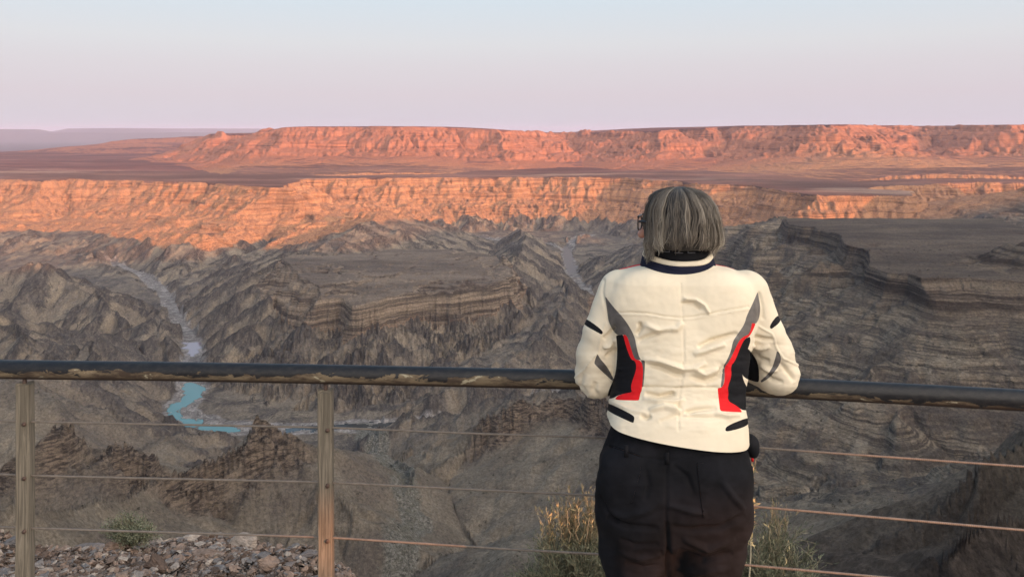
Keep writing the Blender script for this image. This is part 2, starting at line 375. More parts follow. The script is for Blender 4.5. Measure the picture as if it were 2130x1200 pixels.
def build_terrain():
    r, th = polar_grid()
    Rr, T = np.meshgrid(r, th, indexing='ij')
    X = Rr * np.sin(T); Y = Rr * np.cos(T)
    H, LAY = par(base_height, X, Y, n=24)
    def grad(H):
        hr = np.gradient(H, r, axis=0); ht = np.gradient(H, th, axis=1) / Rr
        return hr * np.sin(T) + ht * np.cos(T), hr * np.cos(T) - ht * np.sin(T)
    gx, gy = grad(H)
    mid = ss(120, 500, Rr) * (1 - ss(22000, 30000, Rr))
    far = ss(4200, 5200, Rr)
    H0 = H.copy()
    dome = (Rr > 60) & (Rr < 24000)
    rows = np.where(dome[:, 0])[0]; a, b = rows[0], rows[-1] + 1
    Xs, Ys, GX, GY, Hs, Ms, Fs, Rs = (q[a:b].copy() for q in (X, Y, gx, gy, H, mid, far, Rr))
    up = np.ones_like(Hs)
    for tz, wd in ((ZP, 22.), (ZR, 16.), (ZM, 12.), (30., 26.), (20., 26.)): up *= 1 - np.exp(-((Hs - tz) / wd) ** 2)
    up = np.clip(up * 1.25, 0, 1); rib = np.zeros_like(Hs); ribL = np.zeros_like(Hs); w300 = 1 + 1.9 * ss(2300, 2700, Ys) * (1 - ss(3900, 4400, Ys))
    for k, (lam, am, w_n, w_f) in enumerate([(620, .085, 0, 1), (300, .09, .35, .8), (150, .15, 1, .4), (78, .125, 1, .35), (40, .115, 1, .2), (21, .09, 1, 0), (11, .075, 1, 0)]):
        slope = np.hypot(GX, GY)
        msk = ss(.08, .42, slope) * (w_n * (1 - Fs) + w_f * Fs) * Ms
        if lam < 30: msk = msk * (1 - ss(2600, 3600, Rs))
        e, ex, ey = par(lambda x, y, p, q: erode(x, y, p, q, lam, lam * am, k + 1), Xs, Ys, GX, GY, n=24)
        if lam < 200: rib += e / (lam * am) * msk * (.5 if lam > 100 else 1)
        if 70 < lam < 310: ribL += e / (lam * am) * msk * (1.0 if lam < 200 else .7)
        if lam == 300: e = e * w300
        if lam in (150, 78, 40): e = e * (1 - .5 * ss(2150, 2400, Ys) * (1 - ss(-400, -330, Hs) * 0) * (1 - ss(3300, 3600, Ys)))
        if lam == 150: e = e * (1 - .35 * ss(2400, 2700, Ys)) * (1 + .35 * ((Xs > 200) & (Ys < 2200)))
        e = np.where(e > 0, e * up, e); Hs = Hs + e * msk; GX = GX + ex * msk; GY = GY + ey * msk
    H[a:b] = Hs; RIB = np.zeros_like(H); RIB[a:b] = rib
    SL = np.hypot(gx, gy); RIBL = np.zeros_like(H); RIBL[a:b] = ribL
    # gentle folds, plains rills, rocky roughness
    def rough(X, Y, H, S, Rr):
        m = ss(200, 600, Rr) * (1 - ss(9000, 14000, Rr))
        inner = 1 - ss(-330, -250, H)
        n = fbm(X, Y, 70, 4, 91, .55) * 7 * ss(.12, .5, S) * m
        n += fbm(X, Y, 34, 4, 95, .6, True) * 4.2 * ss(.15, .5, S) * m * inner * (1 - ss(2300, 3200, Rr))
        n += fbm(X, Y, 600, 5, 99, .6) * 5 * m * (1 - inner)
        n += fbm(X, Y, 9, 3, 103, .6) * 1.3 * m * (1 - ss(1500, 2300, Rr))
        bd = seg_dist(X, Y, [p[:2] for p in river])[0]
        return n * (.25 + .75 * ss(25, 60, bd))
    S = np.hypot(gx, gy)
    def cragf(X, Y):
        d = np.full(X.shape, 1e3, np.float32)
        for pts in CRAG_LINES: d = np.minimum(d, seg_dist(X, Y, [p[:2] for p in pts])[0])
        d = d + fbm(X, Y, 60, 3, 151) * 30
        return 1 - ss(14, 46, d)
    CR = par(cragf, X, Y, n=24)
    SC_ = ss(1230, 1050, Y) * ss(200, 500, Rr) * (1 - CR) * (1 - ss(-470, -480, H0))       # smooth scree on the near flanks
    H = H0 + (H - H0) * (1 - .62 * SC_)
    H = H + par(rough, X, Y, H, S, Rr, n=24) * (1 - .6 * SC_)
    cg = CR * ss(1300, 1150, Y) * ss(300, 450, Rr)
    def beds(X, Y, cg): # tilted slabs on the crests
        return cg * (np.abs(pn(X / 90, Y / 16, 161)) * 10 + np.abs(pn(X / 30, Y / 7, 163)) * 4.5)
    H = H + par(beds, X, Y, cg, n=24)
    # bedding: cliffs and benches on steep ground
    def strata(X, Y, H, S, Rr, LAY):
        m = ss(.16, .34, S) * ss(300, 600, Rr) * LAY
        hz = H + 7 * fbm(X, Y, 500, 2, 111) + X * .004
        out = H
        rt = (X > 120) & (Y < 2300)
        for T_, st, wgt, lo, hi in ((31., 5., np.where(rt, .12, np.where(Rr > 4500, .45, .6)), -350, 120), (11., 4., np.where(rt, .42, .6), -445, 200), (17., 4., .55, -412, -340)):
            wz = ss(lo, lo + 25, H) * (1 - ss(hi - 10, hi, H))
            T2 = T_ * np.where(Rr > 4800, 2.2, 1.)
            f = hz / T2; i = np.floor(f); u = f - i
            g = u ** st / (u ** st + (1 - u) ** st)
            out = out + (g - u) * T2 * m * wgt * wz * .8
        return out
    H = par(strata, X, Y, H, S, Rr, LAY, n=24)
    def blur(A):
        B = A.copy()
        for ax in (0, 1):
            B = (B + np.roll(B, 1, ax) + np.roll(B, -1, ax) + np.roll(B, 2, ax) + np.roll(B, -2, ax)) / 5
        return B
    for _k in range(2):
        lim = blur(H) + np.where(Rr > 4200, 3.0, np.where(Rr > 1300, 4.5, 10.)); H = np.where(Rr > 450, np.minimum(H, lim), H)
    for pts, z in POOLS:
        PP = [PZ(px, py, z)[:2] for px, py in pts]
        x0, x1 = min(p[0] for p in PP) - 60, max(p[0] for p in PP) + 60; y0, y1 = min(p[1] for p in PP) - 60, max(p[1] for p in PP) + 60
        m = (X > x0) & (X < x1) & (Y > y0) & (Y < y1); ii = np.where(m)
        d = sd_poly(X[ii], Y[ii], PP) + fbm(X[ii], Y[ii], 22, 4, 301) * 15 - 2
        H[ii] = np.where(d < 0, z - 2.5, np.where(d < 26, np.maximum(np.minimum(np.maximum(H[ii], z + .5), z + .5 + d * .3 + 20 * ss(16, 26, d)), z + .5), np.maximum(H[ii], z + .5)))
    # the stony ground by the fence
    nearm = (1 - ss(9, 16, Rr)) * ss(2.6, 3.2, Y)
    H = H + nearm * (fbm(X, Y, 1.1, 4, 121, .55) * .16 + fbm(X, Y, .22, 3, 125, .6) * .035)
    H += EYE
    plat = (Y < 2.62) & (Rr < 14)
    H = np.where(plat, -.08, H)
    nr, nt_ = len(r), len(th)
    V = np.stack([X, Y, H], -1).reshape(-1, 3)
    i, j = np.meshgrid(np.arange(nr - 1), np.arange(nt_), indexing='ij')
    j2 = (j + 1) % nt_
    F = np.stack([i * nt_ + j, i * nt_ + j2, (i + 1) * nt_ + j2, (i + 1) * nt_ + j], -1).reshape(-1, 4)[:, ::-1]
    o = mesh_np('ground', V, F, None)
    attr(o, 'rib', np.clip(RIB.ravel(), -3, 3)); attr(o, 'ribl', np.clip(RIBL.ravel(), -3, 3)); attr(o, 'steep', SL.ravel()); attr(o, 'layered', LAY.ravel()); attr(o, 'scree', SC_.ravel()); attr(o, 'crag', cg.ravel())
    return o, (r, th, H)
# ================================================================ rock material of the canyon
def ground_material():
    m = Mt('canyon_rock', .95, .08); p = m.pos()
    sx = m.n('ShaderNodeSeparateXYZ'); m.l(p, sx.inputs[0]); Z = sx.outputs['Z']
    g = m.n('ShaderNodeNewGeometry'); sn = m.n('ShaderNodeSeparateXYZ'); m.l(g.outputs['Normal'], sn.inputs[0]); NZ = sn.outputs['Z']
    n1 = m.noise(p, .004, 5, .6); n2 = m.noise(p, .02, 6, .65); n3 = m.noise(p, .12, 5, .7)
    nb = m.noise(m.vec(p, (.02, .02, .9)), .16, 6, .7, .4)               # thin level beds
    nb2 = m.noise(m.vec(p, (.05, .05, 1)), .05, 4, .6, .3)
    # tilted gneiss streaks of the inner canyon
    stk = m.noise(m.vec(p, (.5, .18, .10), (0, R(38), R(20))), .22, 6, .72, 1.2)
    stk2 = m.noise(m.vec(p, (.35, .10, .06), (R(20), R(-35), R(-30))), .10, 5, .7, 1.0)
    rib = m.at('rib'); stp = m.at('steep')
    rb = m.math('ADD', rib, m.math('MULTIPLY', m.math('SUBTRACT', m.noise(p, .03, 6, .7), .5), 3.4))
    rl = m.math('ADD', m.at('ribl'), m.math('MULTIPLY', m.math('SUBTRACT', m.noise(p, .016, 6, .68, .8), .5), 4.2))
    rl = m.math('ADD', rl, m.math('MULTIPLY', m.math('SUBTRACT', stk, .5), 2.0))
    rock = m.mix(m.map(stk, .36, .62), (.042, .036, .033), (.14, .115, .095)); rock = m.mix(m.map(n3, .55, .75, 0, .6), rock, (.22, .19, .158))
    talus = m.mix(m.map(n2, .35, .68), (.27, .215, .155), (.165, .134, .106)); talus = m.mix(m.map(n3, .5, .72, 0, .55), talus, (.32, .272, .215))
    inner = m.mix(m.map(rl, -.35, .35), talus, rock)
    inner = m.mix(m.map(rb, .7, 1.7, 0, .7), inner, (.040, .035, .033))
    inner = m.mix(m.map(stk2, .58, .68, 0, .75), inner, (.050, .043, .041))
    inner = m.mix(m.map(m.noise(p, .0035, 4, .6), .42, .6, 0, .35), inner, (.105, .09, .082))
    # smooth scree with sparse dark scrub on the near flanks
    scr = m.mix(m.map(n2, .35, .65), (.16, .13, .098), (.26, .212, .156)); scr = m.mix(m.map(n3, .56, .72, 0, .45), scr, (.09, .075, .06))
    scr = m.mix(m.map(m.noise(p, .008, 3, .5), .52, .62, 0, .6), scr, (.125, .098, .08))
    inner = m.mix(m.math('MULTIPLY', m.at('scree'), .85), inner, scr)
    cb = m.noise(m.vec(p, (.25, .12, 1.0), (R(18), R(-22), 0)), .35, 6, .72, .5)
    crg = m.mix(m.map(cb, .38, .6), (.050, .038, .031), (.215, .163, .12)); inner = m.mix(m.at('crag'), inner, crg)
    # cliffs: beds of buff and brown
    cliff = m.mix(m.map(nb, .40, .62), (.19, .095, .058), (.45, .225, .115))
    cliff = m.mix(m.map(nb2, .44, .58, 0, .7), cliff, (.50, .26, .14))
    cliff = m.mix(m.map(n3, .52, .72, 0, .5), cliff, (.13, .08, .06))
    scree = m.mix(m.map(m.math('ADD', n3, m.math('MULTIPLY', rib, .12)), .35, .75), (.44, .22, .115), (.25, .122, .075))
    upper = m.mix(m.map(NZ, .62, .84), cliff, scree)
    # plateau: dark varnished gravel
    flat = m.mix(m.map(m.noise(m.vec(p, (.25, 1, 1)), .0045, 6, .68), .38, .66), (.115, .060, .048), (.25, .13, .098))
    flat = m.mix(m.map(n2, .5, .75, 0, .5), flat, (.11, .068, .056))
    flat = m.mix(m.map(m.noise(m.vec(p, (.3, 1, 1)), .0018, 5, .6), .56, .66, 0, .75), flat, (.40, .26, .19))
    upper = m.mix(m.math('SUBTRACT', 1.0, m.map(stp, .06, .14)), upper, flat)
    # height decides (with a ragged boundary)
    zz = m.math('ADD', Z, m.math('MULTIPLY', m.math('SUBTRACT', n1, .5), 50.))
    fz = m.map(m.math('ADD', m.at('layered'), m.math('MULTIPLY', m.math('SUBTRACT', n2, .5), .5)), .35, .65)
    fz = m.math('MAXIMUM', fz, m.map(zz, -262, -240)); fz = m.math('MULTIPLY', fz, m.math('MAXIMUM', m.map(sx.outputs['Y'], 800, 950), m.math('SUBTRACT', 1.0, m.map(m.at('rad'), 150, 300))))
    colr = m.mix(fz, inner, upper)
    # near mesa tops are greyer
    sy = sx.outputs['Y']
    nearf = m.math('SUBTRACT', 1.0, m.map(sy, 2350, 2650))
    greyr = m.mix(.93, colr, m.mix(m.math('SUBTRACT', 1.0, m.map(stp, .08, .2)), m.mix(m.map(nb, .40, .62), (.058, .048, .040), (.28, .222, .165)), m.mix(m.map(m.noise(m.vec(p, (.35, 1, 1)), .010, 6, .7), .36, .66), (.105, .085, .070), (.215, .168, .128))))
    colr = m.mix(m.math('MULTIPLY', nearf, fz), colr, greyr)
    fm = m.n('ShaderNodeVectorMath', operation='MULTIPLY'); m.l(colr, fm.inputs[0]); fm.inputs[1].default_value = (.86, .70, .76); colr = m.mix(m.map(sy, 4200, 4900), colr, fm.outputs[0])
    colr = m.mix(m.map(sy, 10500, 14500), colr, (.115, .11, .125))  # distant ground darkened and blued in the colour, standing in for haze and shade
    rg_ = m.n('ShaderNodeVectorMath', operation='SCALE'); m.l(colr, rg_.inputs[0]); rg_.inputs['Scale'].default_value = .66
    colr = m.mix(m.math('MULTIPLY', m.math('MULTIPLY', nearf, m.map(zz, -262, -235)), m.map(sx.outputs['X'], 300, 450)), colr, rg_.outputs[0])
    nb3 = m.noise(m.vec(p, (.03, .03, 1.0)), .34, 6, .75, .3)
    rw = m.mix(m.map(nb3, .40, .60), (.060, .050, .042), (.27, .215, .155)); rw = m.mix(m.map(m.noise(p, .014, 5, .65, .6), .44, .58, 0, .8), rw, m.mix(n3, (.045, .039, .036), (.12, .10, .085)))
    rw = m.mix(m.map(m.noise(p, .02, 5, .7), .58, .68, 0, .7), rw, (.33, .27, .20))
    wm = m.math('MULTIPLY', m.math('MULTIPLY', nearf, m.map(sx.outputs['X'], 150, 260)), m.math('MULTIPLY', m.at('layered'), m.math('SUBTRACT', 1.0, m.map(zz, -262, -228))))
    colr = m.mix(m.math('MULTIPLY', wm, .85), colr, rw)
    # burnt brown ridge close by on the right
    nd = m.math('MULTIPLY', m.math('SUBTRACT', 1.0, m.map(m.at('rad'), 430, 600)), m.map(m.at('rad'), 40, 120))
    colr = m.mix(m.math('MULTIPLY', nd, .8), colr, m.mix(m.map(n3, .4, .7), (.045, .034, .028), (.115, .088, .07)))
    # river gravel
    gr = m.mix(m.map(m.noise(p, .05, 8, .8, .6), .40, .64), (.15, .132, .122), (.36, .325, .30))
    colr = m.mix(m.map(m.at('bed'), .2, .8), colr, gr)
    wash = m.mix(m.map(m.noise(p, .35, 5, .8), .42, .6), (.09, .085, .07), (.27, .25, .21))
    colr = m.mix(m.map(m.at('wash'), .3, .9, 0, .85), colr, wash)
    # stones by the fence
    v = m.n('ShaderNodeTexVoronoi', feature='F1'); v.inputs['Scale'].default_value = 17; v.inputs['Randomness'].default_value = 1
    m.l(m.vec(p, (1, 1, 2)), v.inputs['Vector'])
    sc = m.n('ShaderNodeSeparateColor'); m.l(v.outputs['Color'], sc.inputs[0])
    st = m.mix(sc.outputs[0], (.13, .095, .075), (.33, .25, .20))
    nr = m.math('SUBTRACT', 1.0, m.map(m.at('rad'), 12, 40))
    colr = m.mix(nr, colr, st)
    mot = m.map(m.noise(p, .28, 8, .8, .3), .34, .66, .62, 1.34)
    mm = m.n('ShaderNodeVectorMath', operation='SCALE'); m.l(colr, mm.inputs[0]); m.l(mot, mm.inputs['Scale'])
    colr = m.mix(m.map(m.at('rad'), 30, 200), colr, mm.outputs[0])
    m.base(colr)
    b = m.bump(m.noise(p, .35, 8, .75, .5), 3.2, 1.0)
    b = m.bump(stk, 5.0, .55, b)
    b = m.bump(m.noise(p, 14, 5, .7), .02, .6, b)
    m.nrm(b)
    return m.m
def water_material(name, colr, rough):
    m = Mt(name, rough, .5); m.col(colr)
    m.nrm(m.bump(m.noise(m.pos(), .25, 4, .6), .05, .3)); return m.m
HAZE = 2.4e-5
ground, GRID = build_terrain()
tag(ground, kind='structure')
_r, _th, _H = GRID
def ground_z(x, y):
    rr = math.hypot(x, y); t = math.atan2(x, y)
    if t < 0: t += 2 * math.pi
    tt = np.where(_th < 0, _th + 2 * np.pi, _th)
    i = int(np.searchsorted(_r, rr)); i = min(max(i, 1), len(_r) - 1); j = int(np.argmin(np.abs(tt - t)))
    f = (rr - _r[i - 1]) / (_r[i] - _r[i - 1])
    return _H[i - 1, j] * (1 - f) + _H[i, j] * f
def _masks():
    Rr, T = np.meshgrid(_r, _th, indexing='ij'); X = Rr * np.sin(T); Y = Rr * np.cos(T)
    def f(X, Y):
        wx = (fbm(X, Y, 260, 3, 1) * 46 + fbm(X, Y, 60, 2, 5) * 14) * .35; wy = (fbm(X, Y, 260, 3, 11) * 46 + fbm(X, Y, 60, 2, 15) * 14) * .35
        n = fbm(X, Y, 45, 3, 201) * 16
        d1, _ = seg_dist(X + wx, Y + wy, [p[:2] for p in river]); d2, _ = seg_dist(X + wx, Y + wy, [p[:2] for p in river2])
        d3, _ = seg_dist(X + wx, Y + wy, [p[:2] for p in gully])
        return 1 - ss(20, 40, np.minimum(d1, d2) * (1 + .45 * ss(1500, 1700, Y)) + n), 1 - ss(7, 26, d3 + n * .8)
    bed, wash = par(f, X, Y, n=24)
    m = (Y > 400) & (Y < 4500)
    attr(ground, 'bed', bed * m); attr(ground, 'wash', wash * m); attr(ground, 'rad', Rr)
_masks()
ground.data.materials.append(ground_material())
# ---- water
def pool(name, pts, z, mat):
    P = [PZ(px, py, z)[:2] for px, py in pts]; st = 3.0
    xs = np.arange(min(p[0] for p in P) - 21, max(p[0] for p in P) + 21, st); ys = np.arange(min(p[1] for p in P) - 21, max(p[1] for p in P) + 21, st)
    GXX, GYY = np.meshgrid(xs, ys, indexing='ij'); ok = sd_poly(GXX, GYY, P) < 13
    bm = bmesh.new(); vd = {}
    def vt(i, j):
        if (i, j) not in vd: vd[i, j] = bm.verts.new((xs[i], ys[j], z + EYE))
        return vd[i, j]
    for i in range(len(xs) - 1):
        for j in range(len(ys) - 1):
            if ok[i:i + 2, j:j + 2].all(): bm.faces.new((vt(i, j), vt(i + 1, j), vt(i + 1, j + 1), vt(i, j + 1)))
    me = bpy.data.meshes.new(name); bm.to_mesh(me); bm.free(); me.materials.append(mat)
    o = bpy.data.objects.new(name, me); C.objects.link(o); tag(o, kind='structure'); return o

pool('water', *POOLS[0], water_material('teal_water', (.065, .17, .17), .12))
_wm = water_material('mauve_water', (.22, .17, .20), .1); pool('water', *POOLS[1], _wm)
_wd = water_material('dark_water', (.03, .035, .035), .15)
for k in (2, 3, 4): pool('water', *POOLS[k], _wd)
pool('water', *POOLS[5], water_material('brown_water', (.15, .115, .095), .55))
# ---- air
def haze_box():
    x0, x1, y0, y1, z0, z1 = -45000, 45000, -9000, 46000, -960, 170
    v = [(x, y, z) for x in (x0, x1) for y in (y0, y1) for z in (z0, z1)]
    f = [(0, 1, 3, 2), (4, 6, 7, 5), (0, 4, 5, 1), (2, 3, 7, 6), (0, 2, 6, 4), (1, 5, 7, 3)]
    mt = bpy.data.materials.new('air'); mt.use_nodes = True; t = mt.node_tree; t.nodes.clear()
    o = N(t, 'ShaderNodeOutputMaterial'); v_ = N(t, 'ShaderNodeVolumePrincipled')
    v_.inputs['Color'].default_value = (.73, .73, .93, 1); v_.inputs['Density'].default_value = HAZE; v_.inputs['Anisotropy'].default_value = 0.0
    t.links.new(v_.outputs[0], o.inputs['Volume'])
    h = mesh_np('haze', np.array(v, float), np.array(f), mt, smooth=False); tag(h, kind='stuff')
haze_box()
# ================================================================ signed-distance modelling for bodies and clothes
class Field:
    def __init__(s, lo, hi, h):
        s.lo = np.array(lo, float); s.h = h; s.n = np.ceil((np.array(hi) - s.lo) / h).astype(int) + 1
        s.D = np.full(s.n, 1.0, np.float32)
    def sub(s, lo, hi):
        a = np.clip(((np.array(lo) - s.lo) / s.h).astype(int), 0, s.n - 1); b = np.clip(((np.array(hi) - s.lo) / s.h).astype(int) + 2, 1, s.n)
        g = [s.lo[k] + np.arange(a[k], b[k]) * s.h for k in range(3)]
        X, Y, Z = np.meshgrid(*g, indexing='ij'); return (slice(a[0], b[0]), slice(a[1], b[1]), slice(a[2], b[2])), X, Y, Z
    def add(s, lo, hi, fn, k=.012):
        pad = .05
        sl, X, Y, Z = s.sub(np.array(lo) - pad, np.array(hi) + pad); d = fn(X, Y, Z); c = s.D[sl]
        hh = np.clip(.5 + .5 * (c - d) / k, 0, 1); s.D[sl] = c + (d - c) * hh - k * hh * (1 - hh)
    def cut(s, fn):
        sl, X, Y, Z = s.sub(s.lo, s.lo + s.n * s.h); s.D = np.maximum(s.D, fn(X, Y, Z)).astype(np.float32)
    def cone(s, a, b, ra, rb, k=.012):
        a = np.array(a, float); b = np.array(b, float); m = max(ra, rb)
        def f(X, Y, Z):
            d = b - a; L = d @ d; t = np.clip(((X - a[0]) * d[0] + (Y - a[1]) * d[1] + (Z - a[2]) * d[2]) / L, 0, 1)
            return np.sqrt((X - a[0] - t * d[0]) ** 2 + (Y - a[1] - t * d[1]) ** 2 + (Z - a[2] - t * d[2]) ** 2) - (ra + (rb - ra) * t)
        s.add(np.minimum(a, b) - m, np.maximum(a, b) + m, f, k)
    def chain(s, pts, k=.012):
        for p, q in zip(pts[:-1], pts[1:]): s.cone(p[:3], q[:3], p[3], q[3], k)
    def ell(s, c, r, k=.012, ax=None):
        c = np.array(c, float); M = np.eye(3) if ax is None else np.array(ax); r = np.array(r, float); m = r.max()
        def f(X, Y, Z):
            p = [(X - c[0]) * M[i][0] + (Y - c[1]) * M[i][1] + (Z - c[2]) * M[i][2] for i in range(3)]
            k0 = np.sqrt(sum((p[i] / r[i]) ** 2 for i in range(3))); k1 = np.sqrt(sum((p[i] / r[i] ** 2) ** 2 for i in range(3))) + 1e-9
            return k0 * (k0 - 1) / k1
        s.add(c - m, c + m, f, k)
    def stack(s, rows, k=.012, e=2.3, infl=0.):
        """rows: (z, cx, cy, a, b) from top to bottom"""
        rows = sorted(rows); z, cx, cy, a, b = [np.array(c) for c in zip(*rows)]
        def f(X, Y, Z):
            zz = Z[0, 0, :]; A, B, U, V = (np.interp(zz, z, q)[None, None, :] for q in (a + infl, b + infl, cx, cy))
            kk = ((np.abs((X - U) / A)) ** e + (np.abs((Y - V) / B)) ** e) ** (1 / e)
            d = (kk - 1) * np.minimum(A, B) * .9
            return np.maximum(d, np.maximum(z[0] - infl - Z, Z - z[-1] - infl))
        m = max(a.max(), b.max()) + infl
        s.add((cx.min() - m, cy.min() - m, z[0] - infl), (cx.max() + m, cy.max() + m, z[-1] + infl), f, k)
    def mesh(s):
        D = s.D; sg = D < 0; n = s.n
        c = np.zeros(n - 1, np.int32)
        for i in (0, 1):
            for j in (0, 1):
                for k in (0, 1): c += sg[i:n[0] - 1 + i, j:n[1] - 1 + j, k:n[2] - 1 + k]
        act = np.argwhere((c > 0) & (c < 8)); idx = np.full(n - 1, -1, np.int64); idx[tuple(act.T)] = np.arange(len(act))
        acc = np.zeros((len(act), 3)); cnt = np.zeros(len(act))
        for ax in range(3):
            o1, o2 = [q for q in range(3) if q != ax]
            for i in (0, 1):
                for j in (0, 1):
                    a = act.copy(); a[:, o1] += i; a[:, o2] += j; b = a.copy(); b[:, ax] += 1
                    da = D[tuple(a.T)]; db = D[tuple(b.T)]; m = (da < 0) != (db < 0)
                    t = np.where(m, da / np.where(m, da - db, 1), 0)
                    p = a.astype(float); p[:, ax] += t
                    acc += np.where(m[:, None], p, 0); cnt += m
        V = acc / cnt[:, None] * s.h + s.lo
        Q = []
        for ax in range(3):
            sl1 = [slice(None)] * 3; sl2 = [slice(None)] * 3; sl1[ax] = slice(0, -1); sl2[ax] = slice(1, None)
            e = np.argwhere(sg[tuple(sl1)] != sg[tuple(sl2)])
            o1, o2 = [(1, 2), (2, 0), (0, 1)][ax]
            e = e[(e[:, o1] > 0) & (e[:, o2] > 0) & (e[:, o1] < n[o1] - 1) & (e[:, o2] < n[o2] - 1)]
            neg = sg[tuple(e.T)]
            def at(di, dj):
                q = e.copy(); q[:, o1] += di; q[:, o2] += dj; return idx[tuple(q.T)]
            q = np.stack([at(-1, -1), at(0, -1), at(0, 0), at(-1, 0)], 1)
            q[~neg] = q[~neg][:, ::-1]; Q.append(q)
        Q = np.concatenate(Q); Q = Q[(Q >= 0).all(1)]
        return V, Q
def tri(Q): return np.concatenate([Q[:, [0, 1, 2]], Q[:, [0, 2, 3]]])
def normals(V, T):
    n = np.cross(V[T[:, 1]] - V[T[:, 0]], V[T[:, 2]] - V[T[:, 0]]); N_ = np.zeros_like(V)
    for k in range(3): np.add.at(N_, T[:, k], n)
    return N_ / (np.linalg.norm(N_, axis=1)[:, None] + 1e-12)
def relax(V, T, it=2, lam=.5):
    E = np.concatenate([T[:, [0, 1]], T[:, [1, 2]], T[:, [2, 0]]]); E = np.concatenate([E, E[:, ::-1]])
    cnt = np.bincount(E[:, 0], minlength=len(V))[:, None] + 1e-9
    for _ in range(it):
        for l in (lam, -lam * .9):
            S = np.stack([np.bincount(E[:, 0], V[E[:, 1], k], minlength=len(V)) for k in range(3)], 1) / cnt
            V = V + l * (S - V)
    return V
def proj(V): return CX0 + FPX * V[:, 0] / V[:, 1], HOR + FPX * (EYE - V[:, 2]) / V[:, 1]
def split(V, T, s):
    """cut a triangle mesh along s = 0 -> (V, T_inside, T_outside)"""
    ins = s < 0; k = ins[T].sum(1); TI = [T[k == 3]]; TO = [T[k == 0]]; new = []; key = {}; base = len(V)
    def mid(a, b):
        q = (a, b) if a < b else (b, a)
        if q not in key:
            t = s[a] / (s[a] - s[b]); t = min(max(t, .02), .98); key[q] = base + len(new); new.append(V[a] + (V[b] - V[a]) * t)
        return key[q]
    ti = []; to = []
    for tr in T[(k == 1) | (k == 2)]:
        a, b, c = (int(x) for x in tr); odd = ins[[a, b, c]].sum() == 1
        while ins[a] != odd or ins[b] == odd or ins[c] == odd: a, b, c = b, c, a
        p, q = mid(a, b), mid(a, c); one = [(a, p, q)]; two = [(p, b, c), (p, c, q)]
        (ti if odd else to).extend(one); (to if odd else ti).extend(two)
    if ti: TI.append(np.array(ti)); 
    if to: TO.append(np.array(to))
    V2 = np.vstack([V, np.array(new).reshape(-1, 3)]) if new else V
    return V2, np.concatenate(TI), np.concatenate(TO)
def compact(V, T):
    u, inv = np.unique(T, return_inverse=True); return V[u], inv.reshape(T.shape)
def pieces(V, T):
    lab_ = np.arange(len(V))
    while True:
        m_ = lab_[T].min(1); new = lab_.copy(); 
        for k in range(3): np.minimum.at(new, T[:, k], m_)
        new = new[new]
        if (new == lab_).all(): break
        lab_ = new
    L = lab_[T[:, 0]]; u, c = np.unique(L, return_counts=True)
    return [compact(V, T[L == q]) for q, n_ in zip(u, c)]
def strokes(V, Nn, items, lim=.35):
    """folds and seams: ((px, py)..., width px, height m) raised along the normal on what faces the back"""
    u, v = proj(V); d = np.zeros(len(V)); back = ss(lim, lim - .4, Nn[:, 1])
    for pts, wpx, amp in items:
        amp = amp * (2.0 if wpx > 3.5 else 1.2); wpx = wpx * (.78 if wpx > 3.5 else 1); dist, t = seg_dist(u, v, pts, list(range(len(pts))))
        t = t / max(1, len(pts) - 1); d += amp * np.exp(-(dist / wpx) ** 2) * (np.sin(np.clip(t, 0, 1) * np.pi) ** .5 if wpx > 3.5 else 1.)
    return V + Nn * (d * back)[:, None]
def chaikin(P, keep=2):
    for _ in range(keep):
        Q = []
        for i in range(len(P)):
            a, b = np.array(P[i]), np.array(P[(i + 1) % len(P)]); c = np.array(P[i - 1])
            u, w_ = (a - c) / (np.linalg.norm(a - c) + 1e-9), (b - a) / (np.linalg.norm(b - a) + 1e-9)
            if u @ w_ < .25 and _ == 0: Q.append(tuple(a)); Q.append(tuple(a * .7 + b * .3))    # keep true corners
            else: Q.append(tuple(a * .75 + b * .25))
            Q.append(tuple(a * .25 + b * .75))
        P = Q
    return P
def J(px, py, Y): p = W(px, py, Y); return (p.x, p.y, p.z)
def zr(py, Y): return EYE - (py - HOR) / FPX * Y
def rows_px(rows):
    return [(zr(py, Yc), ((l + r) / 2 - CX0) / FPX * Yc, Yc, (r - l) / 2 / FPX * Yc, b) for py, l, r, Yc, b in rows]

# ---------------------------------------------------------------- cloth materials
def fabric(name, colr, rough=.85, weave=900, bumpd=.0006, var=.12, scalev=9, spec=.15, sheen=.0):
    m = Mt(name, rough, spec); p = m.obj()
    f = m.noise(p, scalev, 4, .6)
    c = m.mix(m.map(f, .3, .7), tuple(x * (1 - var) for x in colr), tuple(min(1, x * (1 + var)) for x in colr))
    m.base(c); b = m.bump(m.noise(p, weave, 2, .6), bumpd, .25)
    b = m.bump(m.noise(p, 26, 3, .5, .4), .004, .22, b); m.nrm(b)
    if sheen: m.b.inputs['Sheen Weight'].default_value = sheen
    return m.m
M_cream = fabric('cream_textile', (.69, .605, .465), .8, var=.05)
M_black = fabric('black_textile', (.007, .007, .009), .75)
M_navy = fabric('navy_knit', (.012, .013, .028), .9)
M_red = fabric('red_textile', (.62, .012, .016), .7, var=.06)
M_grey = fabric('grey_reflective_textile', (.095, .085, .080), .45, spec=.5, var=.35, scalev=14)
M_denim = fabric('black_denim', (.0065, .0065, .0085), .9, var=.4, scalev=14)
M_seam = fabric('seam_thread', (.52, .46, .36), .9)
M_skin = fabric('skin', (.50, .26, .19), .55, 300, .0003, .08, spec=.35)

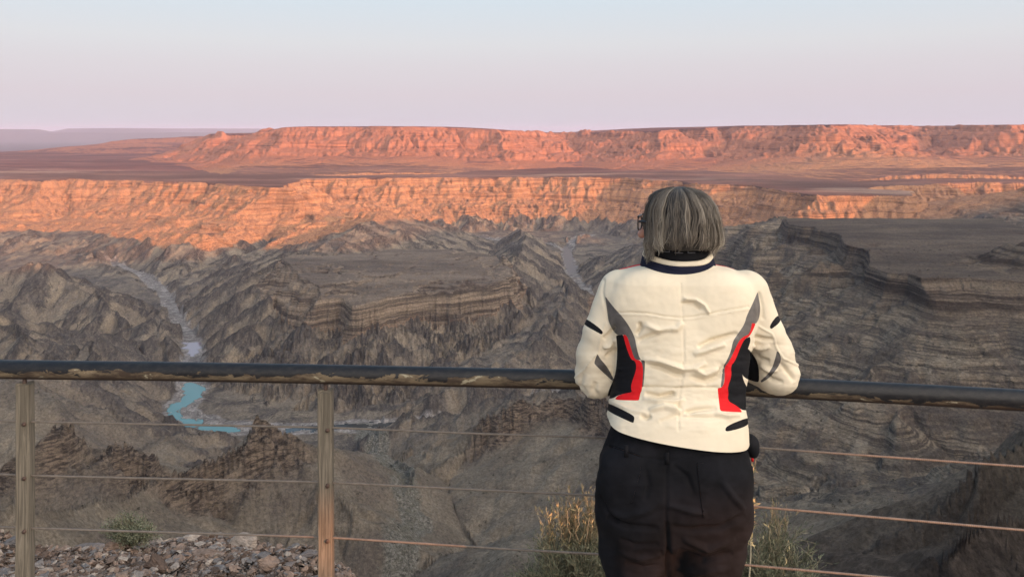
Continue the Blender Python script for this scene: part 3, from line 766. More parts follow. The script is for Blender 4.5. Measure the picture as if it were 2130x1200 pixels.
HC = np.array(J(1411, 466, 2.2)); YAW = R(68); FD = np.array([-math.sin(YAW), math.cos(YAW), 0]); FS = np.array([-math.cos(YAW), -math.sin(YAW), 0]); UP = np.array([0, 0, 1.])
def HP(f, s_, u): return HC + FD * f + FS * s_ + UP * u
HEADAX = [FD, FS, UP]
ELL = J(1240, 783, 2.19); ELR = J(1616, 776, 2.18); SHL = J(1290, 606, 2.17); SHR = J(1553, 606, 2.17); MIDL = J(1254, 692, 2.165); MIDR = J(1588, 690, 2.165)
WRL = (.375, 2.50, 1.085); WRR = (.585, 2.48, 1.088)
TORSO = rows_px([(551, 1348, 1478, 2.185, .062), (557, 1312, 1512, 2.185, .082), (565, 1286, 1540, 2.185, .096), (578, 1266, 1560, 2.18, .106), (600, 1257, 1573, 2.18, .114), (650, 1262, 1572, 2.165, .122), (700, 1270, 1564, 2.15, .124), (750, 1276, 1554, 2.135, .122),
                 (800, 1277, 1546, 2.12, .120), (830, 1270, 1546, 2.10, .121), (870, 1263, 1550, 2.085, .128), (900, 1258, 1552, 2.07, .133), (945, 1254, 1555, 2.06, .136)])
HIPS = rows_px([(850, 1285, 1528, 2.085, .100), (900, 1268, 1540, 2.07, .110), (930, 1256, 1553, 2.065, .121), (960, 1249, 1560, 2.06, .130), (1000, 1243, 1563, 2.055, .134), (1050, 1240, 1562, 2.05, .132), (1090, 1246, 1557, 2.05, .122), (1110, 1256, 1548, 2.05, .10)])
def legs(f, dr=0., k=.02):
    for px, kx, sgn in ((1322, 1340, -1), (1470, 1466, 1)):
        hx, hy, hz = J(px, 1075, 2.05); 
        f.chain([(hx, 2.05, hz + .03, .098 + dr), (hx + .002 * sgn, 2.045, hz - .08, .093 + dr), ((kx - CX0) / FPX * 2.05, 2.055, .47, .070 + dr), ((kx - CX0) / FPX * 2.05 + .004 * sgn, 2.035, .33, .069 + dr), ((kx - CX0) / FPX * 2.05 + .006 * sgn, 2.03, .10, .054 + dr)], k)
def hand(f, wr, kn, side):
    """palm from the wrist, four bent fingers and a thumb, resting on one another over the rail"""
    wr = np.array(wr); kn = np.array(kn); d = kn - wr; d /= np.linalg.norm(d); up = UP - d * (UP @ d); up /= np.linalg.norm(up); sd = np.cross(d, up) * side
    c = wr + d * .045
    for q in (-.026, -.009, .009, .026): f.cone(wr + sd * q * .5, wr + d * .085 + sd * q + up * .004 * (1 - abs(q) * 30), .016, .0125, .008)
    for q, L in ((-.030, .062), (-.010, .078), (.010, .083), (.029, .072)):
        a = wr + d * .088 + sd * q + up * .004; b = a + d * L * .42 - up * L * .22; c2 = b + d * L * .12 - up * L * .34; e = c2 - d * L * .10 - up * L * .18
        f.chain([(*a, .0092), (*b, .0085), (*c2, .0078), (*e, .0068)], .003)
    a = wr + d * .028 + sd * .030; b = a + d * .032 + sd * .016 - up * .01; c2 = b + d * .030 - up * .014
    f.chain([(*a, .0125), (*b, .0105), (*c2, .0085)], .004)

def make_person():
    # ---- body: one continuous surface
    f = Field((.12, 1.80, -.01), (.86, 2.74, 1.62), .0045)
    f.ell(HP(-.006, 0, .016), (.092, .072, .076), ax=HEADAX)
    f.ell(HP(.020, 0, -.035), (.070, .058, .072), .03, HEADAX)
    f.ell(HP(.050, 0, -.080), (.030, .030, .022), .02, HEADAX)
    f.cone(HP(.088, 0, -.004), HP(.106, 0, -.034), .008, .012, .012)                     # nose
    f.ell(HP(.085, 0, -.062), (.014, .024, .008), .008, HEADAX)                          # lips
    f.ell(HP(.086, 0, -.071), (.012, .019, .006), .006, HEADAX)
    for q in (-1, 1):
        f.ell(HP(-.004, .074 * q, -.012), (.016, .007, .028), .006, HEADAX)              # ears
        f.ell(HP(.082, .030 * q, .024), (.012, .024, .007), .012, HEADAX)                # brow
        f.ell(HP(.066, .040 * q, -.030), (.020, .020, .018), .02, HEADAX)                # cheek
    f.chain([(*HP(-.02, 0, -.06), .058), (HC[0], 2.20, 1.36, .060), (HC[0] + .002, 2.185, 1.30, .09)], .03)
    f.stack([(z, x, y, a * .84, b * .70) for z, x, y, a, b in TORSO], .01)
    f.stack([(z, x, y, a * .82, b * .72) for z, x, y, a, b in HIPS], .01)
    for sh, md, el, wr in ((SHL, MIDL, ELL, WRL), (SHR, MIDR, ELR, WRR)): f.chain([(*sh, .040), (*md, .034), (*el, .034), (*((np.array(el) + np.array(wr)) / 2), .032), (*wr, .027)], .02)
    hand(f, WRL, (.46, 2.56, 1.085), 1); hand(f, WRR, (.50, 2.57, 1.10), -1)
    legs(f, -.046, .006)
    for kx, sgn in ((1340, -1), (1466, 1)):
        x = (kx - CX0) / FPX * 2.05 + .006 * sgn; f.chain([(x, 2.03, .10, .04), (x, 2.02, .05, .040), (x + .02 * sgn, 2.17, .035, .03)], .02)
    V, Q = f.mesh(); V = relax(V, tri(Q), 2)
    body = mesh_np('person', V, Q, M_skin)
    tag(body, 'person in cream, black and red jacket and black trousers leaning on the handrail', 'person')
    # ---- eyes
    me_w = Mt('eye_white', .3, .5).col((.75, .72, .68)).m; me_i = Mt('iris', .2, .5).col((.06, .10, .12)).m
    for q in (-1, 1):
        e = ball('eye', HP(.074, .031 * q, .004), (.012, .012, .012), me_w, body); ball('iris', HP(.0835, .031 * q, .004), (.0035, .006, .006), me_i, e)
    # ---- shoes
    msh = fabric('shoe_leather', (.02, .018, .017), .5); mso = Mt('sole_rubber', .8).col((.03, .03, .03)).m
    for kx, sgn in ((1340, -1), (1466, 1)):
        x = (kx - CX0) / FPX * 2.05 + .006 * sgn
        g = Field((x - .09, 1.92, .0), (x + .09, 2.32, .22), .005)
        g.chain([(x, 2.03, .17, .058), (x, 2.02, .07, .054), (x + .01 * sgn, 2.10, .055, .050), (x + .02 * sgn, 2.21, .045, .042)], .03); g.cut(lambda X, Y, Z: .018 - Z)
        v, q = g.mesh(); sh = mesh_np('shoe', v, q, msh, body)
        g = Field((x - .09, 1.92, -.004), (x + .09, 2.32, .03), .004); g.chain([(x, 2.02, .02, .058), (x + .01 * sgn, 2.10, .02, .052), (x + .02 * sgn, 2.215, .02, .046)], .03)
        g.cut(lambda X, Y, Z: np.maximum(Z - .018, .001 - Z)); v, q = g.mesh(); mesh_np('sole', v, q, mso, sh)
    # ---- trousers
    f = Field((.14, 1.84, .06), (.72, 2.28, 1.06), .004)
    f.stack(HIPS, .02, 2.25)
    for px in (1328, 1470):
        c = J(px, 1012, 1.985); f.ell(c, (.098, .062, .105), .05)
        c = J(px - 3 if px < 1400 else px + 3, 1075, 2.0); f.ell(c, (.088, .055, .07), .05)
    legs(f)
    f.chain([((1388 - CX0) / FPX * 2.04, 2.05, .76, .05), ((1388 - CX0) / FPX * 2.04, 2.05, .60, .045), ((1388 - CX0) / FPX * 2.04, 2.05, .40, .02)], .03)
    f.cut(lambda X, Y, Z: np.maximum(.085 - Z, Z - 1.03))
    V, Q = f.mesh(); T = tri(Q); V = relax(V, T, 2); Nn = normals(V, T)
    rg = np.random.default_rng(5)
    st = [(((1388, 1085), (1389, 1120), (1390, 1160), (1391, 1215), (1391, 1260)), 6.0, -.007), (((1388, 935), (1387, 1000), (1386, 1080), (1388, 1100)), 3.0, -.0035), (((1256, 1060), (1300, 1075), (1350, 1060), (1383, 1040)), 9, .004), (((1262, 1075), (1310, 1095), (1370, 1098)), 7, -.006),
          (((1550, 1070), (1500, 1098), (1440, 1102), (1395, 1096)), 8, -.008), (((1250, 1030), (1262, 1060), (1285, 1090)), 5, -.005), (((1385, 1050), (1430, 1060), (1470, 1068)), 8, .005),
          (((1262, 925), (1330, 950), (1388, 955), (1460, 948), (1548, 935)), 2.6, -.0025), (((1500, 1000), (1530, 1040), (1550, 1060)), 7, .004),
          (((1290, 1120), (1320, 1135), (1370, 1130)), 7, -.005), (((1280, 1140), (1330, 1160), (1375, 1150)), 9, .006), (((1300, 1170), (1340, 1182), (1380, 1176)), 7, -.005), (((1285, 1190), (1330, 1205), (1378, 1195)), 8, .005),
          (((1420, 1120), (1470, 1140), (1530, 1120)), 8, .006), (((1410, 1145), (1460, 1165), (1525, 1150)), 8, -.006), (((1405, 1180), (1450, 1192), (1520, 1180)), 8, .005), (((1400, 965), (1430, 990), (1445, 1030)), 6, -.003), (((1345, 975), (1350, 1010), (1340, 1040)), 6, -.003)]
    V = strokes(V, Nn, st); u, v = proj(V)
    V = V + Nn * ((fbm(u, v, 60, 3, 401) * .004 + fbm(u * .5, v, 22, 2, 405) * .0022)[:, None])
    tr_o = None
    def sdp(V, poly, lim):
        Nn = normals(V, Tall) if len(V) == nfix[0] else None
        return None
    PK = [[(1268, 926), (1334, 949), (1331, 985), (1314, 1046), (1285, 1050), (1251, 1040), (1250, 985), (1256, 945)], [(1450, 964), (1531, 955), (1550, 985), (1553, 1040), (1540, 1062), (1503, 1082), (1463, 1076), (1456, 1020)]]
    def lab(V, T, poly, lim=.3, kk=60):
        Nn = normals(V, T); u, v = proj(V); return np.maximum(sd_poly(u, v, poly), (Nn[:, 1] - lim) * kk)
    Tm = T; parts = []
    for pk in PK:
        s_ = lab(V, Tm, pk, .1); V, ti, Tm = split(V, Tm, s_); parts.append(ti)
    Vc, Tc = compact(V, Tm); tr_o = mesh_np('trousers', Vc, Tc, M_denim, body)
    for ti in parts:
        vc, tc = compact(V, ti); n_ = normals(vc, tc); mesh_np('pocket', vc + n_ * .0022, tc, M_denim, tr_o)
    # belt loop
    for px, py in ((1388, 956), (1303, 940)):
        c = J(px, py, 1.925 if px == 1388 else 1.945); g = rbox(.011, .005, .028); o = mesh_np('belt_loop', g[0] + np.array([c[0], c[1] + .006, c[2]]), g[1], M_denim, tr_o)
    # ---- jacket
    f = Field((.13, 1.86, .90), (.87, 2.58, 1.42), .0035)
    f.stack(TORSO, .02, 2.4)
    for px in (1345, 1490):   # shoulder blades
        f.ell(J(px, 640, 2.115), (.085, .045, .10), .05)
    f.ell(J(1405, 905, 2.01), (.15, .045, .07), .05)
    for sh, md, el, wr, sg in ((SHL, MIDL, ELL, WRL, -1), (SHR, MIDR, ELR, WRR, 1)):
        el = np.array(el); wr = np.array(wr); md2 = (np.array(md) + el) / 2 + np.array([.006 * sg, 0, 0])
        f.chain([(*sh, .060), (*md, .054), (*md2, .056)], .011); f.chain([(*md2, .056), (*el, .057), (*((el * .55 + wr * .45)), .052), (*(el * .12 + wr * .88), .042)], .014)
    zl, zrr = zr(868, 2.08), zr(907, 2.08); xl, xr = (1262 - CX0) / FPX * 2.08, (1548 - CX0) / FPX * 2.08
    def cuff(X, Y, Z):       # sleeves end at the wrist
        d = 1e3
        for el, wr in ((ELL, WRL), (ELR, WRR)):
            el = np.array(el); wr = np.array(wr); n = (wr - el) / np.linalg.norm(wr - el); c = el * .06 + wr * .94
            near = (np.abs(X - c[0]) < .09) & (Y > 2.38)
            d2 = (X - c[0]) * n[0] + (Y - c[1]) * n[1] + (Z - c[2]) * n[2]; d = np.where(near, d2, d)
        return np.where(d > 100, -1, d)
    f.cut(cuff)
    V, Q = f.mesh(); T = tri(Q); V = relax(V, T, 2); Nn = normals(V, T)
    Zm = lambda x, y: (1160 + x * .4415, 370 + y * .4415)
    fold = lambda pts, w, a: ([Zm(*p) for p in pts], w, a)
    st = [fold([(580, 500), (585, 600), (592, 700), (595, 860), (580, 985), (570, 1060), (570, 1190)], 1.6, -.0022),
          fold([(285, 636), (350, 634), (420, 638), (500, 652), (570, 660), (640, 655), (720, 640), (800, 625), (900, 608)], 1.9, -.0030), fold([(285, 642), (420, 645), (500, 659), (570, 667), (640, 662), (800, 632), (900, 615)], 2.2, .0018),
          fold([(600, 570), (650, 575), (690, 600), (710, 635)], 4, .005), fold([(590, 590), (640, 590), (670, 615)], 4, -.004),
          fold([(385, 680), (392, 710), (370, 740)], 5, -.007), fold([(410, 690), (480, 720), (560, 710), (590, 680)], 7, .006), fold([(375, 770), (450, 740), (540, 715)], 6, -.006),
          fold([(660, 800), (720, 770), (800, 748), (850, 735)], 6, -.008), fold([(640, 830), (700, 810), (790, 780)], 7, .007),
          fold([(400, 855), (470, 860), (530, 880), (590, 900), (650, 895), (700, 870)], 6, .007), fold([(410, 880), (480, 892), (560, 925), (600, 930)], 6, -.007),
          fold([(620, 930), (700, 960), (760, 935), (790, 880)], 7, -.007), fold([(640, 900), (690, 925), (760, 900)], 6, .006),
          fold([(400, 985), (480, 985), (560, 990), (640, 985), (755, 988)], 2.4, -.0045), fold([(410, 1015), (480, 1030), (540, 1018), (545, 1005)], 6, -.007), fold([(400, 1040), (470, 1055), (560, 1055), (600, 1040)], 6, .006),
          fold([(560, 1060), (590, 1105), (650, 1090), (750, 1085)], 6, -.007), fold([(430, 1095), (500, 1080), (570, 1090), (620, 1120)], 7, .006), fold([(390, 1120), (420, 1130), (440, 1120)], 6, -.006), fold([(480, 1150), (560, 1120), (700, 1130), (800, 1125)], 7, -.004),
          fold([(240, 1045), (330, 1090), (430, 1110)], 6, .004), fold([(860, 1115), (800, 1120), (740, 1110)], 6, .005),
          # sleeves
          fold([(228, 680), (205, 740), (190, 820), (130, 900), (75, 945)], 1.8, .0025), fold([(270, 700), (240, 740), (215, 760)], 5, -.006), fold([(275, 760), (240, 790), (215, 800)], 5, .006), fold([(275, 800), (250, 830), (225, 845)], 5, -.006), fold([(240, 900), (250, 940), (265, 960)], 5, .005),
          fold([(120, 920), (100, 980), (140, 1030)], 7, -.004), fold([(180, 960), (170, 1000), (200, 1040)], 7, -.004), fold([(215, 480), (210, 540), (228, 620), (232, 680)], 3.0, -.004),
          fold([(950, 700), (1010, 735), (1030, 800), (1060, 850), (1140, 885)], 1.9, .003), fold([(925, 745), (970, 760), (1020, 760)], 5, -.007), fold([(915, 790), (960, 800), (1000, 790)], 5, .006), fold([(915, 820), (950, 850), (1000, 865)], 5, -.007), fold([(950, 880), (1000, 905), (1040, 905)], 5, .006), fold([(960, 905), (1010, 950), (1060, 960)], 5, -.006), fold([(1045, 870), (1100, 930), (1115, 960)], 6, -.005), fold([(950, 545), (965, 600), (968, 660)], 3, -.004)]
    V = strokes(V, Nn, st); u, v = proj(V)
    V = V + Nn * ((fbm(u, v, 48, 3, 411) * .0026 * ss(925, 890, v) + fbm(u * .38 + v * .15, v, 15, 3, 415) * .0032 * ss(650, 760, v) * ss(915, 880, v) * (.4 + .6 * ss(-.3, .3, pn(u / 50, v / 40, 9))))[:, None])
    PAN = [
     ('collar_band', M_navy, .6, [[(360, 375), (780, 375), (752, 402), (705, 436), (635, 454), (560, 457), (485, 447), (418, 424), (376, 402)]]),
     ('accent_stripe', M_red, .2, [[(308, 738), (326, 740), (345, 800), (362, 857), (392, 857), (403, 895), (400, 960), (397, 1000), (390, 1012), (383, 1048), (280, 1046), (270, 1040), (285, 1022), (350, 1008), (345, 985), (350, 960), (372, 900), (366, 860), (346, 857), (324, 800)],
        [(915, 684), (933, 686), (920, 718), (903, 748), (880, 757), (858, 805), (835, 865), (815, 885), (820, 935), (800, 985), (805, 1010), (800, 1050), (840, 1070), (866, 1092), (868, 1104), (765, 1098), (753, 990), (780, 985), (788, 935), (785, 890), (805, 870), (830, 820), (855, 765), (880, 745), (902, 738), (912, 705)]]),
     ('side_panel', M_black, .93, [[(275, 742), (308, 738), (324, 800), (346, 857), (366, 860), (372, 900), (350, 960), (345, 985), (350, 1008), (285, 1022), (262, 1038), (236, 1040), (236, 1010), (268, 940), (278, 880), (281, 800)],
        [(905, 748), (880, 757), (858, 805), (835, 865), (815, 885), (820, 935), (800, 985), (805, 1010), (800, 1050), (840, 1070), (868, 1094), (900, 1094), (900, 1000), (868, 940), (872, 860), (897, 805), (910, 765)]]),
     ('reflective_flash', M_grey, .5, [[(223, 556), (262, 608), (318, 668), (362, 742), (372, 800), (388, 857), (411, 860), (411, 900), (403, 985), (397, 985), (402, 900), (392, 857), (362, 857), (345, 800), (326, 740), (308, 738), (275, 742), (240, 682), (235, 640)],
        [(943, 535), (956, 610), (950, 660), (935, 688), (915, 684), (912, 705), (902, 738), (880, 745), (855, 765), (830, 820), (805, 870), (785, 890), (788, 935), (778, 985), (768, 985), (775, 925), (778, 890), (800, 855), (818, 810), (825, 770), (845, 740), (880, 690), (890, 650), (915, 600)]]),
     ('arm_band', M_black, .5, [[(122, 664), (140, 665), (216, 721), (209, 739), (118, 690)], [(1030, 650), (1050, 650), (1050, 680), (1006, 713), (996, 700)]]),
     ('elbow_flash', M_grey, .4, [[(188, 825), (198, 850), (235, 890), (268, 955), (262, 960), (175, 880), (172, 868)], [(1035, 808), (1056, 850), (1040, 890), (1000, 940), (960, 964), (955, 956), (1000, 915), (1020, 870)]]),
     ('waist_strap', M_black, .7, [[(225, 1060), (250, 1064), (355, 1116), (363, 1130), (357, 1153), (343, 1150), (222, 1092)], [(872, 1136), (900, 1130), (900, 1168), (797, 1196), (788, 1188), (795, 1168)]]),
     ('inner_sleeve', M_black, .6, [[(895, 803), (908, 815), (945, 868), (951, 955), (940, 964), (872, 940), (866, 900), (874, 850)]]),
    ]
    s_ = (zl + (zrr - zl) * (V[:, 0] - xl) / (xr - xl) - V[:, 2]) * 100; V, T, _drop = split(V, T, s_)
    Tm = T; cuts = []
    for nm, mat, lim, polys in PAN:
        for pl in polys:
            s_ = lab(V, Tm, chaikin([Zm(*q) for q in pl]), lim); V, ti, Tm = split(V, Tm, s_); cuts.append((nm, mat, ti))
    Nn = normals(V, Tm); xc = (1411 - CX0) / FPX * 2.18      # red yoke in front of the shoulder line
    s_ = np.maximum(np.maximum(2.197 - V[:, 1], 1.26 - V[:, 2]), .075 - np.abs(V[:, 0] - xc)) * 100
    V, ti, Tm = split(V, Tm, s_); cuts.append(('shoulder_yoke', M_red, ti))
    Vc, Tc = compact(V, Tm); jk = mesh_np('jacket', Vc, Tc, M_cream, body)
    for nm, mat, ti in cuts:
        if len(ti):
            vc, tc = compact(V, ti)
            for v2, t2 in pieces(vc, tc): mesh_np(nm, v2, t2, mat, jk)
    # strap buckles
    for a, b, Y in (((1268, 850), (1284, 858), 2.0), ((1532, 884), (1547, 880), 2.03)):
        pass
    # ---- collar: three stacked rings
    def ring(name, prof, mat, parent, n=72, wob=0.):
        c0 = (1411 - CX0) / FPX * 2.19; Vs = []
        for k in range(n):
            t = 2 * math.pi * k / n
            for (z, a, b) in prof:
                w_ = 1 + .02 * math.sin(3 * t + z * 40) + .012 * math.sin(7 * t + 2)
                Vs.append((c0 + a * w_ * math.cos(t), 2.195 + b * w_ * math.sin(t), z + .010 * max(0, abs(math.cos(t))) ** 3 + .006 * math.sin(t)))
        m_ = len(prof); Fs = [(k * m_ + j, ((k + 1) % n) * m_ + j, ((k + 1) % n) * m_ + (j + 1) % m_, k * m_ + (j + 1) % m_) for k in range(n) for j in range(m_)]
        return mesh_np(name, np.array(Vs), np.array(Fs), mat, parent)
    ring('collar', [(1.345, .108, .090), (1.360, .106, .090), (1.374, .102, .0885), (1.387, .0985, .087), (1.388, .092, .080), (1.350, .092, .080)], M_navy, jk)
    ring('collar_stripe', [(1.386, .0995, .0875), (1.390, .098, .0850), (1.3975, .0945, .0815), (1.3985, .089, .077), (1.386, .089, .077)], M_cream, jk)
    ic = ring('inner_collar', [(1.392, .092, .077), (1.408, .088, .074), (1.424, .085, .072), (1.440, .084, .071), (1.441, .078, .066), (1.392, .078, .066)], M_black, jk)
    mk = fabric('grey_print', (.10, .10, .11), .8)
    for px0, bars in ((1376, ((0, 0, 18, 2), (16, 0, 2, 7), (0, 5, 18, 2))), (1403, ((7, 0, 2.4, 8), (0, 6, 18, 2))), (1430, ((0, 0, 2, 8), (0, 6, 17, 2), (2, 0, 14, 2)))):   # grey print on the back of the neck
        for bx, by, bw, bh in bars:
            g = []
            for q in range(5):
                px = px0 + bx + bw * q / 4; x = (px - CX0) / FPX * 2.12; tt = (x - (1411 - CX0) / FPX * 2.19) / .087; yb = 2.195 - .0735 * math.sqrt(max(0, 1 - tt * tt)) - .0035
                for yy in (by, by + bh): g.append((x, yb, zr(519 + yy, 2.12)))
            Fq = [(2 * q, 2 * q + 1, 2 * q + 3, 2 * q + 2) for q in range(4)]; PRINT.append((g, Fq))
    Vp = []; Fp = []
    for g, Fq in PRINT: Fp += [tuple(i + len(Vp) for i in q) for q in Fq]; Vp += g
    mesh_np('print', np.array(Vp), np.array(Fp), mk, jk)
    # ---- hair
    HR = rows_px([(389, 1402, 1428, 2.19, .015), (391.5, 1386, 1444, 2.19, .036), (397, 1370, 1459, 2.19, .056), (408, 1355, 1473, 2.19, .078), (427, 1344, 1486, 2.19, .095), (455, 1339, 1494, 2.19, .104), (485, 1336, 1498, 2.19, .108), (503, 1335, 1498, 2.19, .106), (512, 1342, 1490, 2.185, .098)])
    HR = [(z, x - .003, y, a * .965, b) for z, x, y, a, b in HR]
    f = Field((.30, 2.02, 1.34), (.66, 2.36, 1.62), .003)
    f.stack([(z, x, y, a - .007, b - .007) for z, x, y, a, b in HR], .004, 2.05)
    def carve(X, Y, Z):
        dot = (X - HC[0]) * FD[0] + (Y - HC[1]) * FD[1]
        lat = (X - HC[0]) * FS[0] + (Y - HC[1]) * FS[1]; face = np.minimum(np.minimum(dot - .056, HC[2] + .072 - Z), .050 - lat + np.maximum(0, dot - .088) * 8)                     # free the face
        under = np.minimum(HC[2] - .045 - Z, .080 - np.sqrt(((X - HC[0]) / 1.0) ** 2 + ((Y - 2.19) / .9) ** 2))      # hollow over the neck
        return np.maximum(face, under)
    f.cut(carve)
    V, Q = f.mesh(); T = tri(Q); V = relax(V, T, 3)
    hz, hx, hy, ha, hb = [np.array(c)[::-1] for c in zip(*HR)]
    if hz[0] > hz[-1]: hz, hx, hy, ha, hb = [c[::-1] for c in (hz, hx, hy, ha, hb)]
    mh = Mt('hair', .5, .35); tone = mh.at('tone')
    hcol = mh.mix(mh.map(tone, 0, .45), (.022, .018, .016), (.122, .100, .078)); hcol = mh.mix(mh.map(tone, .5, 1.0), hcol, (.44, .385, .305)); mh.base(hcol)
    hair = mesh_np('hair', V, Q, None, body); hair.data.materials.append(mh.m)
    attr(hair, 'tone', .05 + .12 * fbm(V[:, 0] * 9 + V[:, 1] * 9, V[:, 2] * 1.5, .25, 3, 421))
    rs_ = np.random.default_rng(11); SV = []; SF = []; ST = []
    nseg = 18
    def cn(a, k): return float(pn(np.array([math.cos(a) * k + 3.1]), np.array([math.sin(a) * k + 7.7]), 5)[0])
    CLP = [(rs_.uniform(0, 2 * np.pi), rs_.normal(0, .10), rs_.uniform(0, 6.28), rs_.normal(0, .0045), rs_.uniform(-.35, .35), rs_.uniform(1.416, 1.432) if rs_.random() < .7 else rs_.uniform(1.43, 1.48)) for _ in range(150)]
    for k in range(8200):
        cp, csw, cph, cout, ctn, cend = CLP[rs_.integers(150)]
        ph = cp + rs_.normal(0, .045); z0 = hz[-1] - abs(rs_.normal(0, .014)) - .0005; zend = cend + rs_.normal(0, .006)
        if rs_.random() < .30: z0 = rs_.uniform(1.44, 1.575)
        left = max(0., -math.cos(ph)) ** 3 * (math.sin(ph) > -.75)
        zend -= .046 * left ** 2 + .006 * max(0, math.cos(ph)) - .023 * max(0, -math.sin(ph)) ** 2
        if z0 - zend < .03: continue
        fly = rs_.random() < .03; out = rs_.normal(0.0, .0022) + (.007 if fly else 0); wd = rs_.uniform(.0005, .0011)
        tn = np.clip(.34 + ctn * .75 + rs_.normal(0, .13), 0, 1); P = []
        sw = csw + rs_.normal(0, .03); cl = rs_.normal(0, .010)
        for i in range(nseg + 1):
            t = i / nseg; z = z0 + (zend - z0) * (t ** 1.15)
            a, b, x0, y0 = (np.interp(z, hz, q) for q in (ha, hb, hx, hy))
            low = min(1.3, max(0, (1.455 - z) / .06)); conv = 1 - .35 * min(1, t * 1.6)                     # strands of one lock draw together
            p2 = cp + (ph - cp) * conv + sw * t * t + .055 * math.sin(cph + z * 38) * (.35 + low * .7) + .02 * math.sin(cph * 3 + z * 90)
            rr = 1 + (out + cout * (.25 + t) + .003 * math.sin(cph * 2 + z * 55) * (.4 + low)) / .1 + cl * low ** 2
            rr -= max(0, low - .35) ** 1.4 * .11 * (1 - left) ; rr += .05 * left * low
            P.append((x0 + a * rr * math.cos(p2) - .010 * left * low, y0 + b * rr * math.sin(p2), z))
        P = np.array(P)
        dt = (P - HC) @ FD; lt = (P - HC) @ FS; ok = ~((((dt > .066) & (lt < .040)) | (dt > .093 - .010 * ss(.02, -.03, P[:, 2] - HC[2]) + .02 * ss(-.06, -.10, P[:, 2] - HC[2]))) & (P[:, 2] < HC[2] + .070))
        if not ok[0]: continue
        n_ok = int(np.argmax(~ok)) if (~ok).any() else len(P)
        if n_ok < 5: continue
        P = P[:n_ok]; nn = len(P); tdir = np.gradient(P, axis=0); rad = P - np.array([HC[0], 2.19, 0]); rad[:, 2] = 0.02; sd_ = np.cross(tdir, rad); sd_ /= np.linalg.norm(sd_, axis=1)[:, None] + 1e-9
        wv = wd * np.clip(np.minimum(np.arange(nn) + 1, (nn - np.arange(nn)) * .8) / 2.5, .15, 1)[:, None]
        radn = rad / (np.linalg.norm(rad, axis=1)[:, None] + 1e-9); b0 = len(SV)
        for i in range(nn):
            tt = tn + .22 * ss(1.50, 1.42, P[i, 2]) - .10 * ss(1.53, 1.58, P[i, 2])
            SV.append(P[i] - sd_[i] * wv[i]); SV.append(P[i] + radn[i] * wd * .6); SV.append(P[i] + sd_[i] * wv[i]); ST += [tt] * 3
        for i in range(nn - 1):
            q = b0 + i * 3; SF.append((q, q + 1, q + 4, q + 3)); SF.append((q + 1, q + 2, q + 5, q + 4))
    lk = mesh_np('hair_strands', np.array(SV), np.array(SF), mh.m, hair); attr(lk, 'tone', ST)
    # ---- glasses
    mf = Mt('black_frame', .25, .5).col((.012, .012, .014)).m
    ml = Mt('spectacle_lens', .03, .5); ml.b.inputs['Transmission Weight'].default_value = 1.0; ml.b.inputs['IOR'].default_value = 1.15; ml.b.inputs['Alpha'].default_value = .35; ml.col((.9, .92, .95))
    def tube(name, pts, r, mat, parent, closed=False, n=8):
        v, q = tube_mesh(pts, r, n, closed); return mesh_np(name, v, q, mat, parent)
    fr = []; F0 = .104
    g = None
    for s0 in (.034, -.034):
        pts = [HP(F0 - .10 * abs(s0 + .026 * c_) ** 1.5, s0 + .027 * c_, .002 + .019 * s_) for c_, s_ in [(math.copysign(abs(math.cos(a)) ** .55, math.cos(a)), math.copysign(abs(math.sin(a)) ** .6, math.sin(a))) for a in np.linspace(0, 2 * math.pi, 28, endpoint=False)]]
        if g is None: g = tube('glasses', pts, .0019, mf, body, True); root = g
        else: tube('rim', pts, .0019, mf, root, True)
        tube('brow_bar', [HP(F0 - .10 * abs(s0 + q) ** 1.5 - .0, s0 + q, .022) for q in np.linspace(-.024, .024, 7)], .0030, mf, root)
        c = np.mean(pts, 0); vv = np.vstack([pts, [c]]); m_ = len(pts); mesh_np('lens', vv, np.array([(i, (i + 1) % m_, m_) for i in range(m_)]), ml.m, root)
    tube('bridge', [HP(F0 - .001, .009, .008), HP(F0 + .002, 0, .010), HP(F0 - .001, -.009, .008)], .0024, mf, root)
    for q in (1, -1):
        tube('temple', [HP(F0 - .0065, .060 * q, .010), HP(F0 - .010, .073 * q, .011), HP(.05, .078 * q, .010), HP(-.01, .078 * q, .008), HP(-.035, .074 * q, -.012)], .0036, mf, root)
    return body
PRINT = []
def ball(name, c, r, mat, parent=None, nu=16, nv=10):
    V = [(c[0] + r[0] * math.sin(math.pi * j / nv) * math.cos(2 * math.pi * i / nu), c[1] + r[1] * math.sin(math.pi * j / nv) * math.sin(2 * math.pi * i / nu), c[2] + r[2] * math.cos(math.pi * j / nv)) for j in range(nv + 1) for i in range(nu)]
    F = [(j * nu + i, (j + 1) * nu + i, (j + 1) * nu + (i + 1) % nu, j * nu + (i + 1) % nu) for j in range(nv) for i in range(nu)]
    return mesh_np(name, np.array(V), np.array(F), mat, parent)
def rbox(w, d, h):
    V = np.array([(x, y, z) for x in (-w / 2, w / 2) for y in (-d / 2, d / 2) for z in (-h / 2, h / 2)]); F = np.array([(0, 1, 3, 2), (4, 6, 7, 5), (0, 4, 5, 1), (2, 3, 7, 6), (0, 2, 6, 4), (1, 5, 7, 3)])
    return V, F
